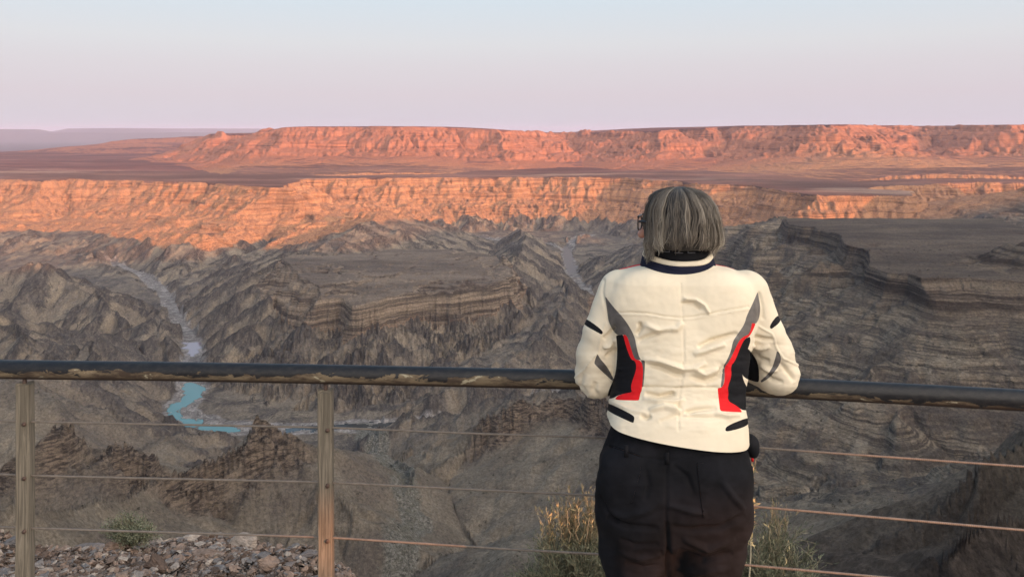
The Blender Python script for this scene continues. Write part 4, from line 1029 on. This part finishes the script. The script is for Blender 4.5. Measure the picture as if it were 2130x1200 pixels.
def tube_mesh(pts, r, n=8, closed=False):
    P = np.array([np.array(p, float) for p in pts]); m = len(P); rr = np.broadcast_to(np.array(r, float), (m,))
    if closed: T = np.roll(P, -1, 0) - np.roll(P, 1, 0)
    else: T = np.gradient(P, axis=0)
    T /= np.linalg.norm(T, axis=1)[:, None] + 1e-12
    ref = np.array([0, 0, 1.]) if abs(T[0][2]) < .9 else np.array([1., 0, 0]); u = np.cross(T[0], ref); u /= np.linalg.norm(u); V = []
    for i in range(m):
        u = u - T[i] * (u @ T[i]); u /= np.linalg.norm(u) + 1e-12; w_ = np.cross(T[i], u)
        for k in range(n): a = 2 * math.pi * k / n; V.append(P[i] + (u * math.cos(a) + w_ * math.sin(a)) * rr[i])
    F = [(i * n + k, i * n + (k + 1) % n, ((i + 1) % m) * n + (k + 1) % n, ((i + 1) % m) * n + k) for i in range(m if closed else m - 1) for k in range(n)]
    V = np.array(V)
    if not closed:
        V = np.vstack([V, P[0], P[0], P[-1], P[-1]]); a = len(V) - 4
        F += [(a, (k + 1) % n, k, a + 1) for k in range(n)] + [(a + 2, (m - 1) * n + k, (m - 1) * n + (k + 1) % n, a + 3) for k in range(n)]
    return V, np.array(F)
person = make_person()
# ================================================================ paving of the lookout
def slab():
    m = Mt('paving_concrete', .9); m.base(m.mix(m.noise(m.pos(), 3, 6, .7), (.20, .17, .145), (.34, .30, .26))); m.nrm(m.bump(m.noise(m.pos(), 60, 4, .7), .004, .6))
    bm = bmesh.new(); bmesh.ops.create_cube(bm, size=1)
    bmesh.ops.scale(bm, verts=bm.verts, vec=(14, 14, .3)); bmesh.ops.translate(bm, verts=bm.verts, vec=(0, -4.4, -.15)); bmesh.ops.bevel(bm, geom=bm.edges, offset=.01, segments=2, affect='EDGES')
    me = bpy.data.meshes.new('pavement'); bm.to_mesh(me); bm.free(); me.materials.append(m.m); o = bpy.data.objects.new('pavement', me); C.objects.link(o); tag(o, kind='structure')
slab()
# ================================================================ fence
RY = lambda px: float(np.interp(px, [-500, 0, 1190, 1400, 1660, 2130, 2700], [2.54, 2.50, 2.41, 2.39, 2.31, 2.20, 2.07]))
def paint_material():
    m = Mt('worn_black_paint', .4, .3); p = m.pos(); g = m.n('ShaderNodeNewGeometry'); s_ = m.n('ShaderNodeSeparateXYZ'); m.l(g.outputs['Normal'], s_.inputs[0])
    sx = m.n('ShaderNodeSeparateXYZ'); m.l(p, sx.inputs[0])
    chip = m.noise(m.vec(p, (.45, 1, 1)), 26, 6, .62, .6); fine = m.noise(m.vec(p, (.5, 1, 1)), 90, 4, .7)
    less = m.map(sx.outputs['X'], .3, 1.4, 0, .26)
    h = m.math('ADD', m.math('MULTIPLY', s_.outputs['Z'], .55), m.math('ADD', m.math('MULTIPLY', m.math('SUBTRACT', chip, .5), 1.9), less))
    worn = m.math('SUBTRACT', 1.0, m.map(h, .05, .075)); worn = m.math('MULTIPLY', worn, m.math('SUBTRACT', 1.0, m.map(s_.outputs['Z'], .40, .52)))
    dark = m.mix(m.map(fine, .4, .7), (.010, .010, .012), (.022, .020, .020))
    base = m.mix(m.map(m.noise(m.vec(p, (.25, 1, 1)), 30, 5, .7), .38, .62), (.050, .034, .024), (.165, .125, .08))
    base = m.mix(m.map(chip, .32, .37), m.mix(fine, (.25, .22, .15), (.36, .32, .23)), base)
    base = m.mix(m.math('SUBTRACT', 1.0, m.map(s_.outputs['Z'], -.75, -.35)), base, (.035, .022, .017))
    m.base(m.mix(worn, dark, base)); m.l(m.math('ADD', m.math('MULTIPLY', worn, .40), .42), m.b.inputs['Roughness'])
    hb = m.math('SUBTRACT', fine, m.math('MULTIPLY', worn, 1.6)); m.nrm(m.bump(hb, .0012, .9)); return m.m
def wood_material():
    m = Mt('weathered_timber', .88, .15); p = m.obj()
    gr = m.noise(m.vec(p, (1, 1, .035)), 90, 5, .7, 1.5); bl = m.noise(m.vec(p, (1, 1, .25)), 9, 4, .6)
    crack = m.map(m.noise(m.vec(p, (1, 1, .02)), 42, 3, .6, .6), .66, .70)
    c = m.mix(m.map(gr, .3, .7), (.09, .077, .060), (.22, .188, .147)); c = m.mix(m.map(bl, .45, .65, 0, .7), c, (.15, .13, .10))
    c = m.mix(crack, c, (.04, .03, .025)); m.base(c)
    m.nrm(m.bump(m.math('SUBTRACT', gr, m.math('MULTIPLY', crack, 1.5)), .003, .8)); return m.m
M_rail = paint_material(); M_wood = wood_material()
mr_ = Mt('rusty_steel', .6, .5); mr_.base(mr_.mix(mr_.noise(mr_.obj(), 80, 4, .6), (.035, .022, .018), (.11, .06, .04))); M_rust = mr_.m
mc_ = Mt('galvanised_cable', .5, .5); mc_.base(mc_.mix(mc_.noise(mc_.obj(), 60, 3, .6), (.06, .05, .042), (.22, .175, .14)))
wv = mc_.n('ShaderNodeTexWave'); wv.inputs['Scale'].default_value = 60; wv.inputs['Distortion'].default_value = 0; mc_.l(mc_.vec(mc_.obj(), (1, 1, 3)), wv.inputs['Vector']); mc_.nrm(mc_.bump(wv.outputs['Fac'], .0008, .6)); M_cable = mc_.m
def smooth_path(pts, n):
    P = np.array(pts, float); s_ = np.concatenate([[0], np.cumsum(np.linalg.norm(np.diff(P, axis=0), axis=1))]); t = np.linspace(0, s_[-1], n)
    Q = np.stack([np.interp(t, s_, P[:, k]) for k in range(3)], 1)
    for _ in range(4): Q[1:-1] = (Q[:-2] + Q[1:-1] * 2 + Q[2:]) / 4
    return Q
def build_fence():
    rp = [J(px, py, RY(px)) for px, py in [(-500, 757), (0, 768), (340, 772), (680, 778), (1190, 789), (1330, 793), (1440, 797), (1660, 808), (1900, 820), (2130, 832.5), (2700, 864)]]
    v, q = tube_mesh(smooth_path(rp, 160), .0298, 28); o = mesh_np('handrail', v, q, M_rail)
    tag(o, 'thick round black handrail with peeling paint running across the whole lookout fence', 'handrail')
    lines = {1: [(-500, 862), (0, 875), (60, 877), (690, 889), (1000, 902), (1389, 914), (1565, 930), (2130, 970), (2700, 1010)], 2: [(-500, 972), (0, 986), (62, 989), (690, 1003), (1050, 1021), (1389, 1037), (1560, 1052), (2130, 1102), (2700, 1150)],
             3: [(-500, 1082), (0, 1096), (62, 1098), (690, 1117), (1050, 1141), (1389, 1160), (1560, 1175), (2130, 1226), (2700, 1276)]}
    labs = {1: 'uppermost of the three thin steel cables strung below the handrail', 2: 'middle one of the three thin steel cables strung below the handrail', 3: 'lowest of the three thin steel cables strung below the handrail'}
    for k, L in lines.items():
        pts = []
        for (a, b), (c, d) in zip(L[:-1], L[1:]):
            for i in range(8):
                t = i / 8; px = a + (c - a) * t; pts.append(J(px, b + (d - b) * t, RY(px)))
        pts.append(J(L[-1][0], L[-1][1], RY(L[-1][0])))
        v, q = tube_mesh(smooth_path(pts, 120), .0036 if k != 1 else .0034, 8); o = mesh_np('fence_cable', v, q, M_cable); tag(o, labs[k], 'cable', 'cables of the lookout fence')
    posts = [(51.5, 797, .0208, 0.10, 'weathered grey square timber post by the left edge of the fence'), (677.5, 811, .0222, .05, 'square timber post with warm sunlit patches, midway between the far post and the person'), (1395, 826, .025, .0, 'square timber post of the fence hidden in front of the leaning person')]
    rg = np.random.default_rng(3)
    for i, (px, top, hw, rz, lb) in enumerate(posts):
        Y = RY(px); x, _, zt = J(px, top, Y); root = empty('fence_post', (x, Y, 0)); tag(root, lb, 'post', 'timber posts of the lookout fence'); root.rotation_euler = (0, 0, rz)
        bm = bmesh.new(); nz = 26; ring = []
        prof = [(-1, -.86), (-.86, -1), (.86, -1), (1, -.86), (1, .86), (.86, 1), (-.86, 1), (-1, .86)]
        for j in range(nz + 1):
            z = -.35 + (zt + .35) * j / nz; row = []
            for (a, b) in prof:
                jj = rg.normal(0, .0004); w_ = hw * (1 + .015 * math.sin(z * 5 + i)); row.append(bm.verts.new((a * w_ + jj + .0015 * math.sin(z * 2.3 + i), b * w_ + jj, z + (rg.uniform(-.004, .004) if j == nz else 0))))
            ring.append(row)
        for j in range(nz):
            for k in range(8): bm.faces.new((ring[j][k], ring[j][(k + 1) % 8], ring[j + 1][(k + 1) % 8], ring[j + 1][k]))
        c = bm.verts.new((0, 0, zt + .002))
        for k in range(8): bm.faces.new((ring[nz][k], ring[nz][(k + 1) % 8], c))
        me = bpy.data.meshes.new('timber'); bm.to_mesh(me); bm.free(); me.materials.append(M_wood); o = bpy.data.objects.new('timber', me); C.objects.link(o); o.parent = root
        rz_ = np.interp(px, [0, 680, 1190, 1440], [zr(768, 2.5), zr(778, RY(680)), zr(789, RY(1190)), zr(797, RY(1440))])
        v, q = tube_mesh([(0, 0, zt - .05), (0, 0, zt + .001), (0, 0, rz_ - .026)], [.0065, .0065, .0065], 10); mesh_np('pin', v, q, M_rust, root)
        for k, L in lines.items():
            zc = zr(np.interp(px, [a for a, b in L], [b for a, b in L]), Y)
            v, q = tube_mesh([(hw * .45, -hw - .006, zc), (hw * .45, -hw + .004, zc)], [.0065, .0065], 6); bo = mesh_np('bolt', v, q, M_rust, root)
    return lines
LINES = build_fence()
# ================================================================ stones
def rock_templates(n, flat, seed):
    rg = np.random.default_rng(seed); out = []
    for k in range(n):
        bm = bmesh.new(); P = rg.normal(size=(rg.integers(11, 17), 3)); P /= np.linalg.norm(P, axis=1)[:, None]; P *= np.array([1, rg.uniform(.5, .85), rg.uniform(*flat)])
        P += rg.normal(0, .06, P.shape); vs = [bm.verts.new(p) for p in P]
        r_ = bmesh.ops.convex_hull(bm, input=vs); bmesh.ops.delete(bm, geom=[v for v in bm.verts if not v.link_faces], context='VERTS'); bmesh.ops.triangulate(bm, faces=bm.faces)
        bm.verts.index_update(); out.append((np.array([v.co[:] for v in bm.verts]), np.array([[v.index for v in f.verts] for f in bm.faces]))); bm.free()
    return out
def rock_material():
    m = Mt('slope_stone', .9, .2); t = m.at('tone'); p = m.pos()
    c = m.mix(m.map(t, .0, .45), (.10, .068, .052), (.27, .19, .145)); c = m.mix(m.map(t, .45, .7), c, (.16, .148, .145)); c = m.mix(m.map(t, .72, 1.), c, (.40, .325, .265))
    n_ = m.noise(p, 45, 6, .75, .3); mm = m.n('ShaderNodeVectorMath', operation='SCALE'); m.l(c, mm.inputs[0]); m.l(m.map(n_, .3, .7, .65, 1.3), mm.inputs['Scale'])
    m.base(mm.outputs[0]); m.nrm(m.bump(n_, .012, .8)); return m.m
M_rock = rock_material()
def rotm(rg, tilt):
    a = rg.uniform(0, 2 * np.pi); ax = rg.normal(size=2); th = rg.normal(0, tilt); n = np.array([*ax, 0]) / np.linalg.norm(ax)
    K = np.array([[0, -n[2], n[1]], [n[2], 0, -n[0]], [-n[1], n[0], 0]]); Rt = np.eye(3) + math.sin(th) * K + (1 - math.cos(th)) * K @ K
    return Rt @ np.array([[math.cos(a), -math.sin(a), 0], [math.sin(a), math.cos(a), 0], [0, 0, 1]])
class GZ:      # fast ground lookup near the fence
    def __init__(s):
        s.cols = [int(np.argmin(np.abs(np.where(_th < 0, _th + 2 * np.pi, _th) - (t if t >= 0 else t + 2 * math.pi)))) for t in np.radians(np.linspace(-60, 60, 1200))]
    def __call__(s, x, y):
        t = math.degrees(math.atan2(x, y)); j = s.cols[int(min(max((t + 60) / 120 * 1199, 0), 1199))]; r = math.hypot(x, y); return float(np.interp(r, _r, _H[:, j]))
gz = GZ()
def scatter(name, n, xr, yr, sizes, flat, seed, cond, tilt=.35):
    rg = np.random.default_rng(seed); T = rock_templates(14, flat, seed); V = []; F = []; A = []; b = 0; c = 0
    while c < n:
        x = rg.uniform(*xr); y = rg.uniform(*yr)
        c += 1
        if not cond(x, y): continue
        s_ = sizes[0] * (sizes[1] / sizes[0]) ** (rg.random() ** 2.2); v, f = T[rg.integers(len(T))]
        z = gz(x, y); V.append((v * s_) @ rotm(rg, tilt).T + np.array([x, y, z + s_ * .12])); F.append(f + b); b += len(v); A.append(np.full(len(v), rg.random()))
    o = mesh_np(name, np.vstack(V), np.vstack(F), M_rock, smooth=False); attr(o, 'tone', np.concatenate(A)); return o
onl = lambda x, y: gz(x, y) > -.95 - .30 * max(0, y - 3)
o = scatter('rubble', 40000, (-4.6, -.15), (2.66, 5.6), (.005, .034), (.14, .38), 21, onl, .5); tag(o, kind='stuff')
def find_ground(px, py):
    for Y in np.arange(2.75, 6, .01):
        x = (px - CX0) / FPX * Y
        if HOR + (EYE - gz(x, Y)) / Y * FPX <= py: return x, Y
    return (px - CX0) / FPX * 4.6, 4.6
def boulder(px, py, wpx, hpx, tone, lab, seed, rz=0.):
    x, Y = find_ground(px, py); w_ = wpx / 2 / FPX * Y; h_ = hpx / FPX * Y; rg = np.random.default_rng(seed)
    bm = bmesh.new(); P = rg.normal(size=(22, 3)); P /= np.linalg.norm(P, axis=1)[:, None]; P = np.sign(P) * np.abs(P) ** .8; vs = [bm.verts.new(p * np.array([1, .8, .8])) for p in P]
    bmesh.ops.convex_hull(bm, input=vs); bmesh.ops.delete(bm, geom=[v for v in bm.verts if not v.link_faces], context='VERTS'); bmesh.ops.bevel(bm, geom=bm.edges, offset=.05, segments=1, affect='EDGES')
    bmesh.ops.triangulate(bm, faces=bm.faces); bmesh.ops.subdivide_edges(bm, edges=bm.edges, cuts=3, use_grid_fill=True); bm.verts.index_update()
    v = np.array([q.co[:] for q in bm.verts]); bmesh.ops.triangulate(bm, faces=bm.faces); bm.verts.index_update(); f = np.array([[q.index for q in fc.verts] for fc in bm.faces]); bm.free()
    v = v + v * (fbm(v[:, 0] * 1 + v[:, 2] * .7 + seed, v[:, 1] + v[:, 2] * 1.3, .8, 4, seed % 7) * .22)[:, None]
    lay = np.floor(v[:, 2] * 5) / 5; v[:, 0] += .05 * np.sin(lay * 37 + seed); v[:, 2] = v[:, 2] * .6 + lay * .4
    v = v * np.array([w_, w_ * .8, h_ * .95]); c_, s_ = math.cos(rz), math.sin(rz); v = v @ np.array([[c_, 0, s_], [0, 1, 0], [-s_, 0, c_]])
    z = gz(x, Y); o = mesh_np('rock', v, f, M_rock, smooth=False); o.location = (x, Y, z + h_ * .25); attr(o, 'tone', np.full(len(v), tone)); tag(o, lab, 'rock', 'larger rocks on the stony edge')
for a in [(176, 1122, 76, 22, .62, 'long blue-grey rock slab just left of the low green bush', 1, .12), (382, 1108, 42, 18, .64, 'rounded grey rock on the rim just right of the low green bush', 2, 0), (402, 1122, 44, 11, .95, 'flat pale rock below the rounded grey rock on the rim', 3, 0),
          (508, 1130, 66, 20, .9, 'broad pale pinkish rock on the rim midway between the bush and the sunlit post', 4, -.1), (577, 1134, 50, 20, .6, 'grey rock at the rim right of the broad pale pinkish rock', 5, .15), (640, 1160, 46, 14, .62, 'low grey rock beside the foot of the sunlit post', 6, .2),
          (334, 1182, 62, 24, .08, 'dark angular rock at the bottom edge below the green bush', 7, -.35), (430, 1160, 64, 16, .3, 'flat brown rock in the middle of the rubble slope', 8, 0), (240, 1140, 52, 16, .35, 'brown rock lying under the low green bush', 9, .2), (560, 1176, 56, 20, .5, 'brown-grey rock low in the rubble left of the sunlit post', 10, -.2),
          (28, 1132, 44, 16, .66, 'grey rock left of the weathered post at the left edge', 11, .1), (130, 1108, 40, 12, .45, 'small brown rock just right of the weathered post at the left edge', 12, -.2)]: boulder(*a)
# ================================================================ plants by the fence
def leafmesh(items, w):
    """items (p, dir, length, tone): narrow two-sided blades"""
    V = []; F = []; A = []
    rg = np.random.default_rng(9)
    for p, d, L, tn, ww in items:
        s_ = np.cross(d, rg.normal(size=3)); s_ /= np.linalg.norm(s_) + 1e-9; b = len(V); m_ = p + d * L * .5
        V += [p, m_ + s_ * ww, p + d * L, m_ - s_ * ww]; F.append((b, b + 1, b + 2, b + 3)); A += [tn] * 4
    return np.array(V), np.array(F), A
def plant_material(name, stops, rough=.8):
    m = Mt(name, rough, .15); r_ = m.n('ShaderNodeValToRGB'); m.l(m.at('tone'), r_.inputs['Fac'])
    while len(r_.color_ramp.elements) < len(stops): r_.color_ramp.elements.new(.5)
    for e, (p, c) in zip(r_.color_ramp.elements, stops): e.position = p; e.color = (*c, 1)
    m.base(r_.outputs[0]); return m.m
M_leaf = plant_material('dry_leaf', [(0, (.04, .052, .03)), (.35, (.15, .16, .105)), (.6, (.27, .275, .19)), (.72, (.24, .22, .12)), (.8, (.40, .33, .17)), (1, (.52, .40, .22))])
M_stem = plant_material('dry_stem', [(0, (.14, .12, .08)), (.5, (.27, .235, .155)), (1, (.46, .40, .28))])
def unit(v): return v / (np.linalg.norm(v) + 1e-9)
def wiry_shrub(px0, px1, ptop, Y, nb, seed, label, tips, mound):
    rg = np.random.default_rng(seed); xa, xb = (px0 - CX0) / FPX * Y, (px1 - CX0) / FPX * Y; xc = (xa + xb) / 2; a = (xb - xa) / 2; ztop = zr(ptop, Y); z0 = gz(xc, Y) - .05; zc = ztop - .62
    root = empty('wiry_shrub', (xc, Y, z0)); tag(root, label, 'shrub', 'wiry shrubs behind the fence'); o0 = np.array([xc, Y, z0])
    SV, SF, SA, items, b = [], [], [], [], 0
    for k in range(nb):
        th = rg.uniform(0, 2 * np.pi); rr = math.sqrt(rg.random()); tx, ty = rr * math.cos(th), rr * math.sin(th)
        tip = np.array([xc + tx * a, Y + ty * a * .55, zc + (ztop - zc) * math.sqrt(max(.02, 1 - rr * rr)) * rg.uniform(.5, 1.10)])
        st = np.array([xc + tx * a * .22, Y + ty * .08, z0 + .02]); md = (st * .45 + tip * .55) + np.array([tx * a * .25, ty * .1, .10 * rg.uniform(-.3, 1)])
        ts = np.linspace(0, 1, 12)[:, None]; P = (1 - ts) ** 2 * st + 2 * ts * (1 - ts) * md + ts ** 2 * tip; P += np.cumsum(rg.normal(0, .0032, P.shape), axis=0)
        thick = rg.random() < .12; r0 = .0026 if thick else .0014; tn = rg.uniform(.6, 1) if thick else rg.uniform(0, .55)
        v, q = tube_mesh(P, np.linspace(r0, r0 * .35, 12), 4); SV.append(v - o0); SF.append(q + b); b += len(v); SA.append(np.full(len(v), tn))
        for i in range(4, 12):
            for _ in range(rg.integers(2, 5)):
                base = P[i] + rg.normal(0, .003, 3); d = unit(unit(P[min(i + 1, 11)] - P[i - 1]) + rg.normal(0, .55, 3) + np.array([0, 0, .35])); L = rg.uniform(.03, .11)
                n2 = 4; Q = np.array([base + d * L * t + np.array([0, 0, -.012 * t * t]) for t in np.linspace(0, 1, n2)]); Q[1:] += rg.normal(0, .003, (n2 - 1, 3))
                v, q = tube_mesh(Q, np.linspace(.0009, .0005, n2), 3); SV.append(v - o0); SF.append(q + b); b += len(v); SA.append(np.full(len(v), rg.uniform(.1, .7)))
                for j in range(1, n2):
                    for _ in range(2):
                        dd = unit(d + rg.normal(0, .5, 3) + np.array([0, 0, .3])); items.append((Q[j] - o0 + rg.normal(0, .002, 3), dd, rg.uniform(.012, .030), np.clip(rg.normal(.33, .16), 0, .66), rg.uniform(.0008, .0018)))
    for (tx_, ty_, n_, spread) in tips:       # dry yellow sprigs sticking out of the top
        c = np.array(J(tx_, ty_, Y - .06)); st = np.array([c[0] * .6 + xc * .4, Y - .02, c[2] - .22]); ts = np.linspace(0, 1, 8)[:, None]; P = (1 - ts) * st + ts * c; P[1:-1] += rg.normal(0, .006, P[1:-1].shape)
        v, q = tube_mesh(P, np.linspace(.0022, .0009, 8), 4); SV.append(v - o0); SF.append(q + b); b += len(v); SA.append(np.full(len(v), .9))
        for _ in range(n_):
            p = P[rg.integers(3, 8)] + rg.normal(0, spread, 3) * np.array([1, .6, .7]); items.append((p - o0, unit(rg.normal(0, .55, 3) + np.array([.1, 0, 1])), rg.uniform(.014, .030), rg.uniform(.74, 1), rg.uniform(.0016, .0032)))
    s_ = mesh_np('stems', np.vstack(SV), np.vstack(SF), M_stem, root); attr(s_, 'tone', np.concatenate(SA))
    V, F, A = leafmesh(items, .001); l = mesh_np('leaves', V, F, M_leaf, root, smooth=False); attr(l, 'tone', A)
wiry_shrub(1062, 1330, 1062, 3.02, 190, 5, 'wiry green shrub with orange dry tips left of the person behind the fence', [(1137, 1062, 26, .012), (1160, 1058, 34, .014), (1180, 1062, 22, .01), (1204, 1062, 22, .008), (1120, 1074, 14, .008), (1226, 1076, 12, .01)], 0)
wiry_shrub(1470, 1715, 1075, 3.10, 90, 6, 'sparser wiry green shrub right of the person behind the fence', [(1640, 1130, 12, .012), (1602, 1100, 10, .01)], 0)
def stalk():
    rg = np.random.default_rng(14); Y = 2.98; pts = [J(px, py, Y) for px, py in [(1556, 1230), (1562, 1150), (1560, 1090), (1563, 1040), (1560, 1005), (1568, 968)]]
    P = smooth_path(pts, 30); z0 = gz(P[0][0], Y); P = np.vstack([[P[0][0] - .02, Y, z0 - .03], P]); o0 = P[0].copy()
    root = empty('dry_stalk', tuple(o0)); tag(root, 'tall yellow dry stalk with curled leaves standing right beside the hip of the person', 'plant')
    v, q = tube_mesh(P, np.linspace(.0035, .0012, len(P)), 5); s_ = mesh_np('stem', v - o0, q, M_stem, root); attr(s_, 'tone', np.full(len(v), 1.))
    items = []
    for i in range(12, len(P)):
        for _ in range(6): items.append((P[i] - o0 + rg.normal(0, .004, 3), unit(rg.normal(0, .7, 3) + np.array([.35, 0, .5])), rg.uniform(.014, .036), rg.uniform(.8, 1), rg.uniform(.002, .0045)))
    V, F, A = leafmesh(items, .001); l = mesh_np('leaves', V, F, M_leaf, root, smooth=False); attr(l, 'tone', A)
stalk()
def low_bush():
    rg = np.random.default_rng(31); x, Y = find_ground(275, 1136); Y -= .02; z0 = gz(x, Y); a = 64 / FPX * Y; root = empty('green_bush', (x, Y, z0)); tag(root, 'low spreading green bush on the stony rim between the two visible posts', 'bush')
    SV, SF, SA, items, b = [], [], [], [], 0
    for k in range(150):
        th = rg.uniform(0, 2 * np.pi); rr = math.sqrt(rg.random()); tip = np.array([rr * math.cos(th) * a * rg.uniform(.8, 1.05), rr * math.sin(th) * a * .5, .03 + .125 * math.sqrt(1 - rr * rr * .9) * rg.uniform(.3, 1.25) - .02 * math.cos(th) * rr])
        ts = np.linspace(0, 1, 7)[:, None]; md = tip * .6 + np.array([0, 0, .03]); P = 2 * ts * (1 - ts) * md + ts ** 2 * tip; P[1:] += rg.normal(0, .004, P[1:].shape)
        v, q = tube_mesh(P, np.linspace(.0022, .0007, 7), 4); SV.append(v); SF.append(q + b); b += len(v); SA.append(np.full(len(v), rg.uniform(0, .4)))
        for _ in range(34): p = P[rg.integers(3, 7)] + rg.normal(0, .011, 3); items.append((p, unit(rg.normal(size=3) + np.array([0, 0, .6])), rg.uniform(.007, .014), np.clip(rg.normal(.36, .18), 0, .72), rg.uniform(.0018, .0032)))
    s_ = mesh_np('stems', np.vstack(SV), np.vstack(SF), M_stem, root); attr(s_, 'tone', np.concatenate(SA)); V, F, A = leafmesh(items, .001); l = mesh_np('leaves', V, F, M_leaf, root, smooth=False); attr(l, 'tone', A)
low_bush()
# ================================================================ scrub dotted over the near ridges and the wash
def scrub():
    rg = np.random.default_rng(77); cols = {}
    thp = np.where(_th < 0, _th + 2 * np.pi, _th)
    def gzf(x, y):
        t = math.atan2(x, y); j = int(round((math.degrees(t) + 38) / 76 * (ncol - 1))); j = min(max(j, 0), ncol - 1); r_ = math.hypot(x, y); i = int(np.searchsorted(_r, r_)); f = (r_ - _r[i - 1]) / (_r[i] - _r[i - 1]); return _H[i - 1, j] * (1 - f) + _H[i, j] * f
    ncol = int(76 / .05 * QUAL)
    def clumps(name, pts, mat_c, sz):
        V, F, b = [], [], 0
        for x, y in pts:
            z = gzf(x, y); s_ = rg.uniform(*sz)
            n = 26; P = rg.normal(size=(n, 3)) * np.array([.42, .42, .26]) * s_ + np.array([x, y, z + .3 * s_]); D = rg.normal(size=(n, 3)); D /= np.linalg.norm(D, axis=1)[:, None]; S_ = np.cross(D, rg.normal(size=(n, 3))); S_ /= np.linalg.norm(S_, axis=1)[:, None]
            q = s_ * .26; V.append(np.stack([P, P + D * q + S_ * q * .6, P + D * q * 2, P + D * q - S_ * q * .6], 1).reshape(-1, 3)); F.append(np.arange(n * 4).reshape(-1, 4) + b); b += n * 4
        m = Mt(name + '_leaf', .9, .05); m.base(m.mix(m.noise(m.pos(), .5, 2), mat_c[0], mat_c[1])); o = mesh_np(name, np.vstack(V), np.vstack(F), m.m, smooth=False); tag(o, kind='stuff')
    P1 = []
    while len(P1) < 900:
        y = rg.uniform(560, 1350); u = rg.uniform(-.68, .68); P1.append((u * y, y))
    clumps('dark_scrub', P1, ((.035, .032, .022), (.075, .065, .045)), (.9, 2.4))
    P2 = []; G = [p[:2] for p in gully]
    while len(P2) < 800:
        k = rg.integers(2, len(G) - 1); t = rg.random(); x = G[k][0] + (G[k + 1][0] - G[k][0]) * t + rg.normal(0, 9); y = G[k][1] + (G[k + 1][1] - G[k][1]) * t + rg.normal(0, 12)
        P2.append((x, y))
    clumps('pale_scrub', P2, ((.14, .135, .105), (.25, .235, .19)), (1.0, 2.6))
scrub()
# ================================================================ pouch at the hip
def pouch():
    f = Field((.56, 1.98, .80), (.70, 2.14, .96), .003); c = np.array(J(1562, 925, 2.06)); f.lo = np.array([c[0] - .06, 1.99, c[2] - .07]); 
    f.ell(c + np.array([-.004, 0, .006]), (.024, .030, .022), .01); f.ell(c + np.array([.004, 0, -.012]), (.016, .026, .022), .012)
    v, q = f.mesh(); root = mesh_np('pouch', v, q, M_black); tag(root, 'small black pouch with a red tab hanging at the right hip of the person', 'pouch')
    g = rbox(.005, .008, .010); mesh_np('tab', g[0] + c + np.array([.0, -.012, -.033]), g[1], M_red, root)
    g = rbox(.012, .006, .03); mesh_np('loop', g[0] + c + np.array([-.018, -.018, .018]), g[1], M_black, root)
pouch()
# ================================================================ unseen boards added behind the lookout to shape low sun on the fence
def screen():
    root = empty('added_sun_blocker', (4, -9, 0)); tag(root, 'unseen board screen added behind the lookout to shape the sunlight', 'screen')
    kx = (math.tan(R(SUN_AZ)) - .625) * 11.4; kz = (math.tan(R(SUN_EL)) / math.cos(R(SUN_AZ)) - .1595) * 11.4
    def bx(name, x0, x1, z0, z1, d=.05, y=0.):
        x0 += kx; x1 += kx; z1 = z1 + kz; z0 = z0 + (kz if z0 > .1 else 0)
        g = rbox(x1 - x0, d, z1 - z0); mesh_np(name, g[0] + np.array([(x0 + x1) / 2 - 4, y, (z0 + z1) / 2]), g[1], M_wood, root, smooth=False)
    bx('low_boards', -2, 15, .02, 2.16); bx('boards', -2, 6.42, 2.163, 3.7); bx('boards', 6.423, 7.0, 2.40, 3.7); bx('boards', 7.003, 7.93, 2.54, 3.7); bx('boards', 7.933, 15, 2.70, 3.7)
    for x in (-2, 2, 6.2, 11, 15): bx('post', x - .06, x + .06, -.1, 3.75, .1, -.09)
screen()
SC.render.film_transparent = False
